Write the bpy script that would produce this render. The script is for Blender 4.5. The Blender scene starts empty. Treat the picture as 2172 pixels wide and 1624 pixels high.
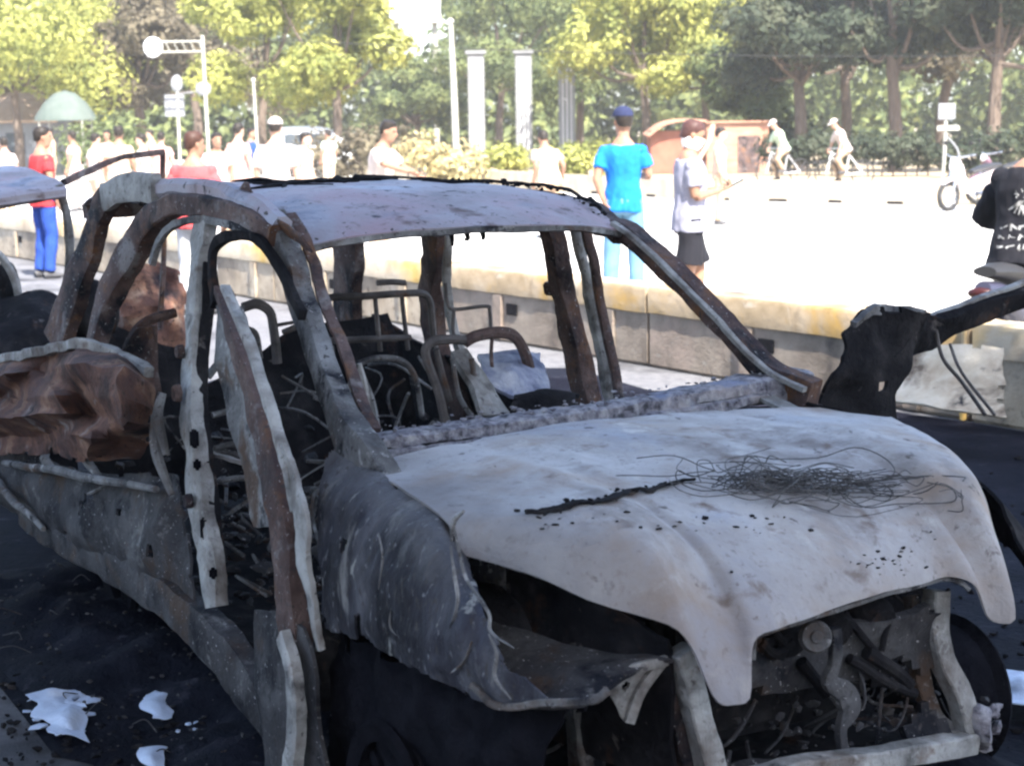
import bpy, bmesh, math, random
from mathutils import Vector, Matrix, noise
R_ = math.radians
scene = bpy.context.scene
COL = scene.collection
# ------------------------------------------------------------------ camera
IW, IH = 2172, 1624
CAM_H, FPX = 1.6957577, 3862.8
CAR_C = (3.48643354, -2.42861831)              # camera foot in the car's own frame
YAW, PITCH, ROLL = 2.63564961, 0.141398834, -0.0138189
CAR_ROT = math.pi / 2 - YAW                    # car frame -> world
def cam_axes(yaw):
    cy, sy, cp, sn = math.cos(yaw), math.sin(yaw), math.cos(PITCH), math.sin(PITCH)
    f = Vector((cy * cp, sy * cp, -sn)); r = Vector((sy, -cy, 0)); u = r.cross(f)
    c, s = math.cos(ROLL), math.sin(ROLL)
    return c * r + s * u, c * u - s * r, f
RT, UP, FW = cam_axes(math.pi / 2)
cd = bpy.data.cameras.new('camera'); cam = bpy.data.objects.new('camera', cd); COL.objects.link(cam)
m = Matrix((RT, UP, -FW)).transposed().to_4x4(); m.translation = (0, 0, CAM_H); cam.matrix_world = m
cd.sensor_fit = 'HORIZONTAL'; cd.sensor_width = 36; cd.lens = 36 * FPX / IW
cd.clip_start = .05; cd.clip_end = 2000
scene.camera = cam
cd.dof.use_dof = True; cd.dof.focus_distance = 5.0; cd.dof.aperture_fstop = 7.5
# ------------------------------------------------------------------ light
SUN_EL = R_(52); SUN_AZ = Vector((.40, -.92)).normalized()   # towards the sun
scene.view_settings.view_transform = 'Standard'; scene.view_settings.look = 'None'
scene.view_settings.gamma = 1; scene.view_settings.use_curve_mapping = False
scene.view_settings.exposure = 2.38
wd = bpy.data.worlds.new('World'); scene.world = wd; wd.use_nodes = True
nt = wd.node_tree; bg = nt.nodes['Background']
sky = nt.nodes.new('ShaderNodeTexSky'); sky.sky_type = 'NISHITA'; sky.sun_disc = False
sky.sun_elevation = SUN_EL; sky.sun_rotation = math.atan2(SUN_AZ.x, SUN_AZ.y)
sky.air_density = 1; sky.dust_density = 2.0
nt.links.new(sky.outputs[0], bg.inputs[0]); bg.inputs[1].default_value = .14
sl = bpy.data.lights.new('sun', 'SUN'); sl.energy = 4.6; sl.angle = R_(.5); sl.color = (1, .95, .87)
so = bpy.data.objects.new('sun', sl); COL.objects.link(so)
SUN_DIR = Vector((SUN_AZ.x * math.cos(SUN_EL), SUN_AZ.y * math.cos(SUN_EL), math.sin(SUN_EL)))
so.rotation_euler = SUN_DIR.to_track_quat('Z', 'Y').to_euler(); so.location = SUN_DIR * 40
cy = scene.cycles; cy.use_denoising = True; cy.filter_width = 2.4
cy.max_bounces = 6; cy.diffuse_bounces = 3; cy.glossy_bounces = 3; cy.transparent_max_bounces = 8
cy.sample_clamp_indirect = 8
# ------------------------------------------------------------------ pixel -> point
def ray_w(px, py): return ((px - IW / 2) / FPX) * RT + ((IH / 2 - py) / FPX) * UP + FW
def wat(px, py, d):                       # world point at depth d (metres ahead)
    r = ray_w(px, py); return Vector((0, 0, CAM_H)) + r * (d / r.y)
def wz(px, py, z=0.0):                    # world point on a level plane
    r = ray_w(px, py); return Vector((0, 0, CAM_H)) + r * ((z - CAM_H) / r.z)
CRT, CUP, CFW = cam_axes(YAW)
def C(px, py, ax, v):                     # car-frame point on a plane x=, y= or z=
    r = ((px - IW / 2) / FPX) * CRT + ((IH / 2 - py) / FPX) * CUP + CFW
    c = Vector((CAR_C[0], CAR_C[1], CAM_H)); i = 'xyz'.index(ax)
    return c + r * ((v - c[i]) / r[i])
def CY(pts, y=None):                      # list of (px,py[,y]) -> car-frame points on y planes
    return [C(p[0], p[1], 'y', p[2] if len(p) > 2 else y) for p in pts]
def CX(pts, x=None): return [C(p[0], p[1], 'x', p[2] if len(p) > 2 else x) for p in pts]
CAR_LOC = Matrix.Rotation(CAR_ROT, 3, 'Z') @ Vector((-CAR_C[0], -CAR_C[1], 0))
def car2w(v): return Matrix.Rotation(CAR_ROT, 3, 'Z') @ Vector(v) + CAR_LOC
# ------------------------------------------------------------------ materials
MAT = {}
def mat(name, rgb=(.5, .5, .5), rough=.7, metal=0.0, spec=.3):
    if name in MAT: return MAT[name]
    m = bpy.data.materials.new(name); m.use_nodes = True; b = m.node_tree.nodes['Principled BSDF']
    b.inputs['Base Color'].default_value = (*rgb, 1); b.inputs['Roughness'].default_value = rough
    b.inputs['Metallic'].default_value = metal; b.inputs['Specular IOR Level'].default_value = spec
    MAT[name] = m; return m
def noisy(name, stops, scale=6, rough=.75, detail=8, bump=0, bump_scale=None, metal=0, layers=(), stretch=None, spec=.14, dist=.3, painted_shading=()):
    """stops: ramp (pos,rgb) over a noise; layers: (rgb, noise scale, lo, hi) patches mixed on top."""
    if name in MAT: return MAT[name]
    m = mat(name, stops[0][1], rough, metal, spec); n = m.node_tree.nodes; L = m.node_tree.links; b = n['Principled BSDF']
    tc = n.new('ShaderNodeTexCoord'); vec = tc.outputs['Object']
    if stretch:
        mp = n.new('ShaderNodeMapping'); mp.inputs['Scale'].default_value = stretch; L.new(vec, mp.inputs[0]); vec = mp.outputs[0]
    def nz(s, off, d=detail):
        mp = n.new('ShaderNodeMapping'); mp.inputs['Location'].default_value = (off, off * .7, -off); L.new(vec, mp.inputs[0])
        t = n.new('ShaderNodeTexNoise'); t.inputs['Scale'].default_value = s; t.inputs['Detail'].default_value = d
        t.inputs['Roughness'].default_value = .62; t.inputs['Distortion'].default_value = dist; L.new(mp.outputs[0], t.inputs['Vector']); return t.outputs['Fac']
    def ramp(fac, st):
        r = n.new('ShaderNodeValToRGB'); e = r.color_ramp.elements
        while len(e) < len(st): e.new(.5)
        for el, (p, c) in zip(e, st): el.position = p; el.color = (*c, 1)
        L.new(fac, r.inputs[0]); return r.outputs[0]
    c = ramp(nz(scale, 1.3), stops)
    for k, (rgb, s, lo, hi) in enumerate(layers):
        f = ramp(nz(s, 5.1 + 3.7 * k), [(lo, (0, 0, 0)), (hi, (1, 1, 1))])
        mx = n.new('ShaderNodeMix'); mx.data_type = 'RGBA'; L.new(f, mx.inputs[0]); L.new(c, mx.inputs[6]); mx.inputs[7].default_value = (*rgb, 1); c = mx.outputs[2]
    for shading_ in painted_shading:                                     # shading painted into the colour along one axis: (rgb, axis, from, to, strength)
        rgb, ax, a0, a1, k_ = shading_; sp = n.new('ShaderNodeSeparateXYZ'); L.new(tc.outputs['Object'], sp.inputs[0]); ad = n.new('ShaderNodeMath'); ad.operation = 'MULTIPLY_ADD'; L.new(nz(3.2, 21), ad.inputs[0]); ad.inputs[1].default_value = .5; L.new(sp.outputs[ax], ad.inputs[2])
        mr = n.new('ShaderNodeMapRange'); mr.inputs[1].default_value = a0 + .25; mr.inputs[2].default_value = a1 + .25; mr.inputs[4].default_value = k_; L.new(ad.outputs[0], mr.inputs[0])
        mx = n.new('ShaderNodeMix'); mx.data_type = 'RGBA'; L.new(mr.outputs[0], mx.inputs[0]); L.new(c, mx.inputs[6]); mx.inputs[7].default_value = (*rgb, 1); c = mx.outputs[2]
    L.new(c, b.inputs['Base Color'])
    if bump:
        bp = n.new('ShaderNodeBump'); bp.inputs['Strength'].default_value = bump; bp.inputs['Distance'].default_value = .02
        L.new(nz(bump_scale or scale * 4, 11, 6), bp.inputs['Height']); L.new(bp.outputs[0], b.inputs['Normal'])
    return m
SOOT = (.010, .0105, .015); RUST = (.17, .07, .035); ASH = (.55, .55, .58)
FINE = [((.05, .045, .045), 62, .585, .64), ((.34, .33, .33), 85, .63, .68)]     # fine soot and scale specks
def M_hood(): return noisy('ashen_hood_steel', [(.28, (.25, .225, .215)), (.42, (.37, .345, .335)), (.55, (.46, .445, .445)), (.7, (.39, .365, .35))], 2.0, .66, bump=.4, bump_scale=22, painted_shading=[((.16, .15, .155), 1, -.48, -.76, .8), ((.20, .165, .15), 0, .40, .72, .62)],  # shade painted into the colour of the side fold and front slope
    layers=[((.34, .27, .22), 2.3, .50, .64), ((.34, .36, .42), 1.6, .54, .68), ((.20, .175, .165), 3.4, .52, .68), ((.52, .50, .48), 8, .58, .70), ((.17, .13, .11), 10, .58, .70), ((.08, .065, .06), 18, .63, .71), ((.24, .21, .20), 55, .58, .72)])
def M_roof(): return noisy('ashen_roof_steel', [(.3, (.22, .19, .20)), (.5, (.34, .31, .34)), (.7, (.38, .40, .48))], 3, .64, bump=.2, bump_scale=30,
    layers=[((.36, .27, .30), 2.6, .50, .66), ((.20, .22, .28), 3.4, .56, .68), ((.13, .09, .085), 8, .58, .70), (SOOT, 10, .63, .70), ((.06, .05, .05), 40, .61, .66)])
def M_grey(): return noisy('bare_burnt_steel', [(.3, (.045, .043, .045)), (.48, (.125, .122, .122)), (.66, (.24, .24, .24))], 6, .7, bump=.5, bump_scale=38,
    layers=[((.085, .055, .04), 5, .54, .64), (SOOT, 7, .55, .64), ((.33, .33, .33), 12, .60, .68)] + FINE)
def M_pale(): return noisy('pale_scaled_steel', [(.3, (.11, .105, .10)), (.46, (.29, .285, .275)), (.66, (.45, .445, .43))], 8, .72, bump=.6, bump_scale=42,
    layers=[((.12, .095, .08), 5, .50, .70), ((.04, .037, .038), 7, .57, .74), ((.13, .08, .055), 11, .60, .74), ((.42, .41, .40), 18, .60, .74), ((.10, .09, .09), 48, .60, .68)])
def M_dim(): return noisy('dim_sooty_steel', [(.3, (.016, .0155, .018)), (.5, (.045, .0435, .047)), (.7, (.10, .098, .10))], 4, .7, bump=.5, bump_scale=36,
    layers=[((.06, .04, .03), 5, .56, .66), (SOOT, 5, .53, .62), ((.19, .185, .18), 7, .61, .70)] + FINE)
def M_brown(): return noisy('rust_brown_steel', [(.3, (.035, .026, .028)), (.5, (.085, .055, .05)), (.7, (.17, .12, .105))], 6, .74, bump=.5, bump_scale=38,
    layers=[((.15, .075, .04), 6, .55, .66), ((.19, .175, .175), 7, .58, .68), (SOOT, 5, .53, .64)] + FINE)
def M_rust(): return noisy('orange_rust_steel', [(.3, (.04, .024, .022)), (.45, (.11, .055, .042)), (.58, (.20, .105, .07)), (.72, (.33, .235, .17))], 6.5, .78, bump=.6, bump_scale=34,
    layers=[((.09, .05, .045), 6, .50, .62), (SOOT, 4, .54, .64), ((.30, .27, .265), 6, .58, .70), ((.05, .03, .025), 45, .58, .64)])
def M_fender(): return noisy('sooty_fender_steel', [(.3, (.010, .010, .014)), (.48, (.032, .032, .042)), (.7, (.12, .12, .135))], 4, .7, bump=.8, bump_scale=26, stretch=(1, 1, .55), painted_shading=[((.17, .165, .17), 2, .84, .98, .8)],  # paler top edge paints in sky light on the up-facing metal
    layers=[((.05, .055, .08), 3.0, .56, .68), ((.20, .195, .19), 6, .56, .66), (SOOT, 3, .52, .64), ((.24, .24, .23), 16, .62, .67), ((.16, .16, .17), 55, .60, .66)] + FINE[:1])
def M_soot(): return noisy('soot_black_steel', [(.3, (.007, .007, .009)), (.55, (.018, .017, .019)), (.75, (.045, .042, .042))], 8, .9, bump=.6, bump_scale=36, spec=.04, layers=[((.10, .09, .085), 14, .63, .70), ((.06, .035, .025), 6, .60, .70)])
def M_ashdash(): return noisy('crusted_ash', [(.32, (.05, .05, .055)), (.45, (.20, .19, .22)), (.6, (.36, .35, .37)), (.75, (.46, .44, .44))], 34, .88, bump=.7, bump_scale=70,
    layers=[(SOOT, 34, .57, .72), ((.40, .36, .36), 5, .52, .68), ((.22, .25, .36), 6, .6, .74)])
def M_black(): return noisy('charcoal_black', [(.3, (.004, .004, .006)), (.7, (.012, .012, .016))], 9, .95, bump=.5, spec=.02)
def M_tube(): return noisy('burnt_tube_steel', [(.3, (.04, .035, .035)), (.6, (.13, .115, .11)), (.75, (.25, .22, .2))], 9, .6, bump=.2, layers=[((.10, .055, .035), 8, .6, .7)])
# ------------------------------------------------------------------ object helpers
def link(name, me, parent=None, mats=()):
    o = bpy.data.objects.new(name, me); COL.objects.link(o)
    for x in mats: me.materials.append(x)
    if parent is not None: o.parent = parent
    return o
def obj(name, bm, mt, parent=None, smooth=True, kind=None):
    me = bpy.data.meshes.new(name); bmesh.ops.recalc_face_normals(bm, faces=bm.faces); bm.to_mesh(me); bm.free()
    if smooth:
        for p in me.polygons: p.use_smooth = True
    o = link(name, me, parent, mt if isinstance(mt, (list, tuple)) else [mt])
    if smooth:
        try: me.set_sharp_from_angle(angle=R_(38))
        except Exception: pass
    if kind: o['kind'] = kind
    return o
def tag(o, label=None, cat=None, group=None, kind=None):
    if label: o['label'] = label
    if cat: o['category'] = cat
    if group: o['group'] = group
    if kind: o['kind'] = kind
    return o
def thing(name, label, cat, loc=(0, 0, 0), rz=0, group=None):
    o = bpy.data.objects.new(name, None); COL.objects.link(o); o.location = loc; o.rotation_euler = (0, 0, rz)
    return tag(o, label, cat, group)
def copy_tree(o, parent=None):
    c = o.copy(); COL.objects.link(c)
    if parent is not None: c.parent = parent
    for ch in list(o.children): copy_tree(ch, c)
    return c
def crom(pts, n):
    """Catmull-Rom resample, n steps per span; works on Vectors of any size."""
    P = [Vector(p) for p in pts]
    if len(P) == 2: return [P[0].lerp(P[1], i / n) for i in range(n + 1)]
    out = []
    for i in range(len(P) - 1):
        p0 = P[i - 1] if i else P[0] * 2 - P[1]; p1, p2 = P[i], P[i + 1]
        p3 = P[i + 2] if i + 2 < len(P) else P[-1] * 2 - P[-2]
        for k in range(n):
            t = k / n
            out.append(.5 * ((2 * p1) + (p2 - p0) * t + (2 * p0 - 5 * p1 + 4 * p2 - p3) * t * t + (3 * p1 - p0 - 3 * p2 + p3) * t ** 3))
    out.append(P[-1]); return out
def crumple(v, amp, sc, seed=0):
    return noise.noise_vector((v + Vector((seed, seed * 1.7, -seed))) * sc) * amp
def ridge(v, amp, sc, seed=0):
    q = (v + Vector((seed, seed * 1.7, -seed))) * sc; a = .5 - abs(noise.noise(q)) * 1.6; b = .5 - abs(noise.noise(q * 2.1 + Vector((5, 2, 9)))) * 1.6
    return Vector((.35, -1, .25)) * amp * (a + b * .5) + noise.noise_vector(q * 5) * amp * .08
def sheet(bm, rows, ru=4, rv=4, thick=.008, amp=0, sc=3, seed=0, hole=None, smooth=True, tear=0, crease=0):
    """Panel from a control grid (rows of points); hole(u,v,p)->True deletes; tear nibbles the rim."""
    f = crom if smooth else (lambda p, n: [Vector(p[i]).lerp(Vector(p[i + 1]), k / n) for i in range(len(p) - 1) for k in range(n)] + [Vector(p[-1])])
    A = [f(r, ru) for r in rows]; cols = [f([a[j] for a in A], rv) for j in range(len(A[0]))]
    nu, nv = len(cols), len(cols[0]); g = {}
    tmp = bmesh.new()
    for i in range(nu):
        for j in range(nv):
            p = cols[i][j].copy()
            if amp: p += crumple(p, amp, sc, seed) + crumple(p, amp * .4, sc * 2.7, seed + 9)
            if crease: p += ridge(cols[i][j], crease, sc, seed)
            g[i, j] = tmp.verts.new(p)
    for i in range(nu - 1):
        for j in range(nv - 1):
            u, w = (i + .5) / (nu - 1), (j + .5) / (nv - 1); p = g[i, j].co
            if hole and hole(u, w, p): continue
            if tear:
                e = min(u, 1 - u, w, 1 - w)
                if e < tear and noise.noise(p * 14 + Vector((seed, 0, 0))) > .1 + e / tear * .5: continue
            tmp.faces.new((g[i, j], g[i + 1, j], g[i + 1, j + 1], g[i, j + 1]))
    bmesh.ops.delete(tmp, geom=[v for v in tmp.verts if not v.link_faces], context='VERTS')
    bmesh.ops.recalc_face_normals(tmp, faces=tmp.faces); tmp.normal_update()
    if thick: bmesh.ops.solidify(tmp, geom=list(tmp.faces), thickness=thick)
    merge(bm, tmp); return bm
def merge(bm, tmp):
    me = bpy.data.meshes.new('t'); tmp.to_mesh(me); tmp.free(); bm.from_mesh(me); bpy.data.meshes.remove(me)
def frames(P, up):
    T = [(P[min(i + 1, len(P) - 1)] - P[max(i - 1, 0)]).normalized() for i in range(len(P))]; fr = []
    for t in T:
        s = t.cross(up)
        if s.length < 1e-4: s = t.orthogonal()
        s.normalize(); fr.append((s, s.cross(t).normalized()))
    return fr
def bar(bm, pts, w, d, up=(0, 0, 1), n=4, amp=0, sc=8, seed=0, rnd=.3, sides=8, closed=True):
    """Rounded-rectangle section swept along pts. w: width(s) across 'side', d: depth(s) along 'up'."""
    k = len(pts); W = list(w) if isinstance(w, (list, tuple)) else [w] * k; D = list(d) if isinstance(d, (list, tuple)) else [d] * k
    P = crom(pts, n); WD = crom([(a, b, 0) for a, b in zip(W, D)], n); fr = frames(P, Vector(up)); rings = []
    q = 1 - rnd
    prof = [(1, q), (q, 1), (-q, 1), (-1, q), (-1, -q), (-q, -1), (q, -1), (1, -q)]
    for p, wd_, (s, u) in zip(P, WD, fr):
        ring = []
        for a, b in prof:
            v = p + s * (a * wd_[0] / 2) + u * (b * wd_[1] / 2)
            if amp: v = v + crumple(v, amp, sc, seed) + crumple(v, amp * .45, sc * 3.3, seed + 5)
            ring.append(bm.verts.new(v))
        rings.append(ring)
    loft(bm, rings); return bm
def loft(bm, rings, cap=True):
    for a, b in zip(rings, rings[1:]):
        n = len(a)
        for i in range(n): bm.faces.new((a[i], a[(i + 1) % n], b[(i + 1) % n], b[i]))
    if cap:
        bm.faces.new(rings[0][::-1]); bm.faces.new(rings[-1])
def tube(bm, pts, r, n=5, sides=8, amp=0, seed=0, smooth=True):
    k = len(pts); RR = list(r) if isinstance(r, (list, tuple)) else [r] * k
    P = crom(pts, n) if smooth else [Vector(p) for p in pts]; RA = [v[0] for v in crom([(a, 0, 0) for a in RR], n)] if smooth else RR
    t0 = (P[1] - P[0]).normalized(); s = t0.orthogonal().normalized(); rings = []
    for i, p in enumerate(P):
        t = (P[min(i + 1, len(P) - 1)] - P[max(i - 1, 0)]).normalized()
        s = (s - t * s.dot(t)); s = s.normalized() if s.length > 1e-5 else t.orthogonal().normalized(); u = t.cross(s)
        q = p + (crumple(p, amp, 6, seed) if amp else Vector())
        rings.append([bm.verts.new(q + (s * math.cos(a) + u * math.sin(a)) * RA[i]) for a in [2 * math.pi * k / sides for k in range(sides)]])
    loft(bm, rings); return bm
def box(bm, c, s, rz=0, rx=0, ry=0, bev=0):
    tmp = bmesh.new(); bmesh.ops.create_cube(tmp, size=1)
    for v in tmp.verts: v.co = Vector((v.co.x * s[0], v.co.y * s[1], v.co.z * s[2]))
    if bev: bmesh.ops.bevel(tmp, geom=list(tmp.edges), offset=bev, segments=2, affect='EDGES')
    M = Matrix.Translation(c) @ Matrix.Rotation(rz, 4, 'Z') @ Matrix.Rotation(ry, 4, 'Y') @ Matrix.Rotation(rx, 4, 'X')
    bmesh.ops.transform(tmp, matrix=M, verts=tmp.verts); merge(bm, tmp); return bm
def lathe(bm, prof, c, axis=(0, 1, 0), seg=24, ring=False):
    """prof: (radius, height along axis); open profile, or closed ring profile."""
    ax = Vector(axis).normalized(); s = ax.orthogonal().normalized(); u = ax.cross(s); c = Vector(c); rg = []
    for k in range(seg):
        a = 2 * math.pi * k / seg; d = s * math.cos(a) + u * math.sin(a)
        rg.append([bm.verts.new(c + d * r + ax * h) for r, h in prof])
    n = len(prof)
    for k in range(seg):
        A, B = rg[k], rg[(k + 1) % seg]
        for i in range(n if ring else n - 1): bm.faces.new((A[i], A[(i + 1) % n], B[(i + 1) % n], B[i]))
    if not ring:
        for i, flip in ((0, 1), (n - 1, 0)):
            f = [r[i] for r in rg]; bm.faces.new(f[::-1] if flip else f)
    return bm
def ball(bm, c, r, sub=2, amp=0, sc=6, seed=0):
    tmp = bmesh.new(); bmesh.ops.create_icosphere(tmp, subdivisions=sub, radius=1)
    rr = r if isinstance(r, (tuple, list)) else (r, r, r)
    for v in tmp.verts:
        p = Vector((v.co.x * rr[0], v.co.y * rr[1], v.co.z * rr[2])) + Vector(c)
        if amp: p += crumple(p, amp, sc, seed)
        v.co = p
    merge(bm, tmp); return bm
def shards(bm, rnd, n, fn, size, flat=.3):
    for _ in range(n):
        c = Vector(fn()); s = rnd.uniform(*size); tmp = bmesh.new(); bmesh.ops.create_icosphere(tmp, subdivisions=1, radius=1)
        M = Matrix.Translation(c) @ Matrix.Rotation(rnd.uniform(0, 6.28), 4, 'Z') @ Matrix.Rotation(rnd.uniform(-.5, .5), 4, 'X')
        e = rnd.uniform(.3, 1)
        for v in tmp.verts: v.co = Vector((v.co.x * s, v.co.y * s * e, v.co.z * s * flat)) * rnd.uniform(.55, 1.2)
        bmesh.ops.transform(tmp, matrix=M, verts=tmp.verts); merge(bm, tmp)
    return bm
rng = random.Random(7)
# ================================================================== setting
def flat(name, pts, z, mt, sub=0):
    bm = bmesh.new(); bm.faces.new([bm.verts.new((p[0], p[1], z)) for p in pts]); return tag(obj(name, bm, mt, smooth=False), kind='structure')
BD = Vector((-.54, .84)).normalized(); BN = Vector((BD.y, -BD.x))          # along the near barrier, and towards the street
B0 = Vector((2.84, 10.1))
def bpt(s, off=0): p = B0 + BD * s + BN * off; return (p.x, p.y)
M_earth = noisy('dry_park_earth', [(.3, (.20, .16, .11)), (.6, (.33, .27, .19)), (.75, (.22, .21, .10))], .6, .95)
M_street = noisy('pale_sunlit_concrete', [(.3, (.44, .425, .40)), (.6, (.52, .50, .47)), (.75, (.48, .46, .44))], .9, .9, bump=.1, bump_scale=60, layers=[((.30, .29, .27), 2.2, .66, .8)])
M_asph = noisy('grey_gritty_asphalt', [(.3, (.085, .085, .095)), (.6, (.14, .14, .15)), (.75, (.18, .175, .17))], 14, .85, bump=.6, bump_scale=120, layers=[((.03, .03, .034), 1.1, .50, .68)])
M_scorch = noisy('soot_blackened_asphalt', [(.3, (.005, .006, .010)), (.55, (.010, .011, .018)), (.75, (.026, .026, .036))], 5, .78, bump=.6, bump_scale=34, spec=.05, layers=[((.05, .05, .065), 9, .62, .72), ((.004, .004, .008), 1.5, .45, .6)])
flat('ground', [(-260, -60), (260, -60), (260, 320), (-260, 320)], 0, M_earth)
far_line = [(30, 26.5), (18, 30.5), (8.3, 35.5), (4.2, 39.3), (1.33, 45), (-3.5, 58), (-9, 76), (-16, 100)]
a, b = bpt(-40, .12), bpt(120, .12)
flat('road', [a] + [(40, 24)] + far_line + [(-30, 130), b], .004, M_street)
a, b = bpt(-40, .12), bpt(120, .12); c, d = bpt(120, -22), bpt(-40, -22)
flat('near_asphalt', [a, b, c, d], .005, M_asph)
# soot patch round the wreck
bm = bmesh.new(); ctr = car2w((-1.6, .2, 0)); N = 64; outer = []
for k in range(N):
    an = 2 * math.pi * k / N; d = Vector((math.cos(an) * 6.6, math.sin(an) * 5.4, 0)); d = Matrix.Rotation(CAR_ROT, 3, 'Z') @ d
    d *= 1 + .22 * noise.noise(d * .9) + .10 * noise.noise(d * 3.1); p = ctr + d
    t = (Vector((p.x, p.y)) - B0).dot(BN)
    if t > -.27: p.x -= BN.x * (t + .27); p.y -= BN.y * (t + .27)
    L0 = wz(-40, 1400); L1 = wz(290, 1640); e = (L1 - L0).normalized(); q = Vector((-e.y, e.x, 0)); s_ = (p - L0).dot(q) * (1 if (ctr - L0).dot(q) > 0 else -1)
    if s_ < 0: p -= q * s_ * (1 if (ctr - L0).dot(q) > 0 else -1) * (1 + .1 * noise.noise(p * 5))
    outer.append(bm.verts.new((p.x, p.y, .009)))
bm.faces.new(outer); tag(obj('scorched_asphalt', bm, M_scorch, smooth=False), kind='structure')
# near barrier blocks
M_conc = noisy('stained_barrier_concrete', [(.3, (.25, .20, .145)), (.5, (.38, .315, .24)), (.7, (.48, .41, .32))], 3.2, .9, bump=.4, bump_scale=40,
    layers=[((.20, .165, .13), 1.5, .50, .70), ((.12, .105, .095), 1.3, .54, .70), ((.42, .385, .32), 3.0, .58, .72), ((.08, .065, .05), 12, .58, .70)])
M_yel = noisy('worn_yellow_paint', [(.3, (.34, .23, .08)), (.55, (.45, .31, .11)), (.75, (.42, .35, .22))], 5, .75, bump=.3, layers=[((.42, .36, .28), .9, .34, .48), ((.24, .19, .14), 1.3, .52, .68), ((.09, .075, .065), 5, .62, .72)])
M_yel2 = noisy('sooty_yellow_paint', [(.3, (.20, .15, .09)), (.55, (.32, .25, .17)), (.75, (.36, .30, .23))], 3, .8, bump=.3, layers=[((.34, .215, .07), 1.1, .52, .62), ((.09, .075, .065), 2.2, .54, .68), ((.40, .36, .31), 4, .60, .72)])
M_conc2 = noisy('smoke_blackened_concrete', [(.3, (.13, .105, .085)), (.5, (.23, .19, .155)), (.7, (.33, .28, .23))], 2.6, .9, bump=.4, bump_scale=40, layers=[((.30, .235, .195), 1.8, .50, .66), ((.07, .06, .055), 1.6, .54, .70), ((.30, .28, .25), 6, .60, .72)])
def barrier_block(s0, s1, label):
    sooty = s0 in (.12, 3.1); Mc = M_conc2 if sooty else M_conc; My = M_yel2 if sooty else M_yel
    t = thing('barrier_block', label, 'barrier', (*bpt((s0 + s1) / 2, 0), 0), math.atan2(BD.y, BD.x), 'concrete barrier blocks along the street')
    L = s1 - s0 - .03; h = .56
    def prism(name, prof, mt, L):
        bm = bmesh.new(); n = max(2, int(L / .12)); rings = []
        for i in range(n + 1):
            x = -L / 2 + L * i / n; r = []
            for y, z in prof:
                p = Vector((x, y, z)); w = crumple(p + Vector((s0 * 3, 0, 0)), .006, 5); r.append(bm.verts.new(p + w))
            rings.append(r)
        loft(bm, rings); return obj(name, bm, mt, t)
    # local +y is towards the car side (left of travel), street side is -y
    prism('body', [(-.03, .03), (-.03, .38), (.0, .40), (.22, .40), (.25, .38), (.25, .03), (.22, 0), (0, 0)], Mc, L)
    prism('painted_cap', [(-.045, .385), (-.045, .535), (-.03, .56), (.25, .56), (.265, .535), (.265, .385)], My, L)
    for k in range(2):
        bm = bmesh.new(); box(bm, ((k - .5) * L * .5 - .3, .258, .20), (.14, .02, .36), bev=.012); obj('pilaster', bm, Mc, t)
    bm = bmesh.new(); box(bm, (.25, .252, .27), (.16, .01, .09), bev=.006); obj('drain_recess', bm, M_soot(), t)
    if s0 == .12: bm = bmesh.new(); box(bm, (-L / 2 + .03, .262, .28), (.035, .03, .54), bev=.006); obj('joint_strip', bm, M_yel, t)

    return t
# the local y axis of rz=angle(BD) points to the car side (left of BD)
spec = [(-5.9, -2.9, 'barrier block outside right edge, beyond the motorcyclist'), (-2.9, .12, 'yellow capped concrete barrier block at far right, under the motorcyclist, beside a dark joint'),
    (.12, 3.1, 'stained concrete barrier block with yellow cap behind the raised burnt door arm'), (3.1, 6.1, 'grey smoked barrier block with yellow cap seen between front pillar and door pillar'),
    (6.1, 9.1, 'cream barrier block seen through the middle of the windscreen opening'), (9.1, 12.1, 'pale barrier block seen behind the rear bench frame'),
    (12.1, 15.1, 'light grey barrier block seen through the right front window'), (15.1, 18.1, 'barrier block glimpsed through the right rear window opening'), (18.1, 21.1, 'farthest barrier block, behind the second wreck')]
for s in spec[1:]: barrier_block(*s)
# far kerb wall across the street
M_kerb = noisy('whitewashed_kerb_concrete', [(.3, (.36, .29, .21)), (.6, (.48, .41, .31)), (.75, (.42, .35, .25))], 2, .9)
names = ['', 'low white kerb wall across the street, section at right by the parked scooter', 'low white kerb wall across the street below the bicycle riders', 'low white kerb wall section behind the man in grey shirt', 'low white kerb wall section just left of the man in blue', 'low white kerb wall section farthest left, behind the wreck roof']
for i in (2, 3, 4, 5):
    p, q = Vector(far_line[i]), Vector(far_line[i + 1]); d = q - p; L = d.length - .05
    bm = bmesh.new(); box(bm, (0, 0, .22), (L, .22, .44), bev=.02)
    n = int(L / 1.2)
    o = obj('kerb_wall', bm, M_kerb); o.location = ((p.x + q.x) / 2, (p.y + q.y) / 2, .004); o.rotation_euler = (0, 0, math.atan2(d.y, d.x))
    tag(o, names[i], 'kerb wall', 'kerb wall sections across the street')
    bm = bmesh.new()
    for k in range(n): box(bm, (-L / 2 + (k + .6) * L / n, .112, .045), (.45 * rng.uniform(.6, 1.2), .012, .06))
    obj('drain_slot', bm, M_soot(), o)
# ================================================================== the burnt car
car = thing('burnt_car', 'gutted burnt-out car shell with ash white hood, no glass, in the foreground', 'car', CAR_LOC, CAR_ROT)
def part(name, bm, mt, parent=None, **k): return obj(name, bm, mt, parent or car, **k)
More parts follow.
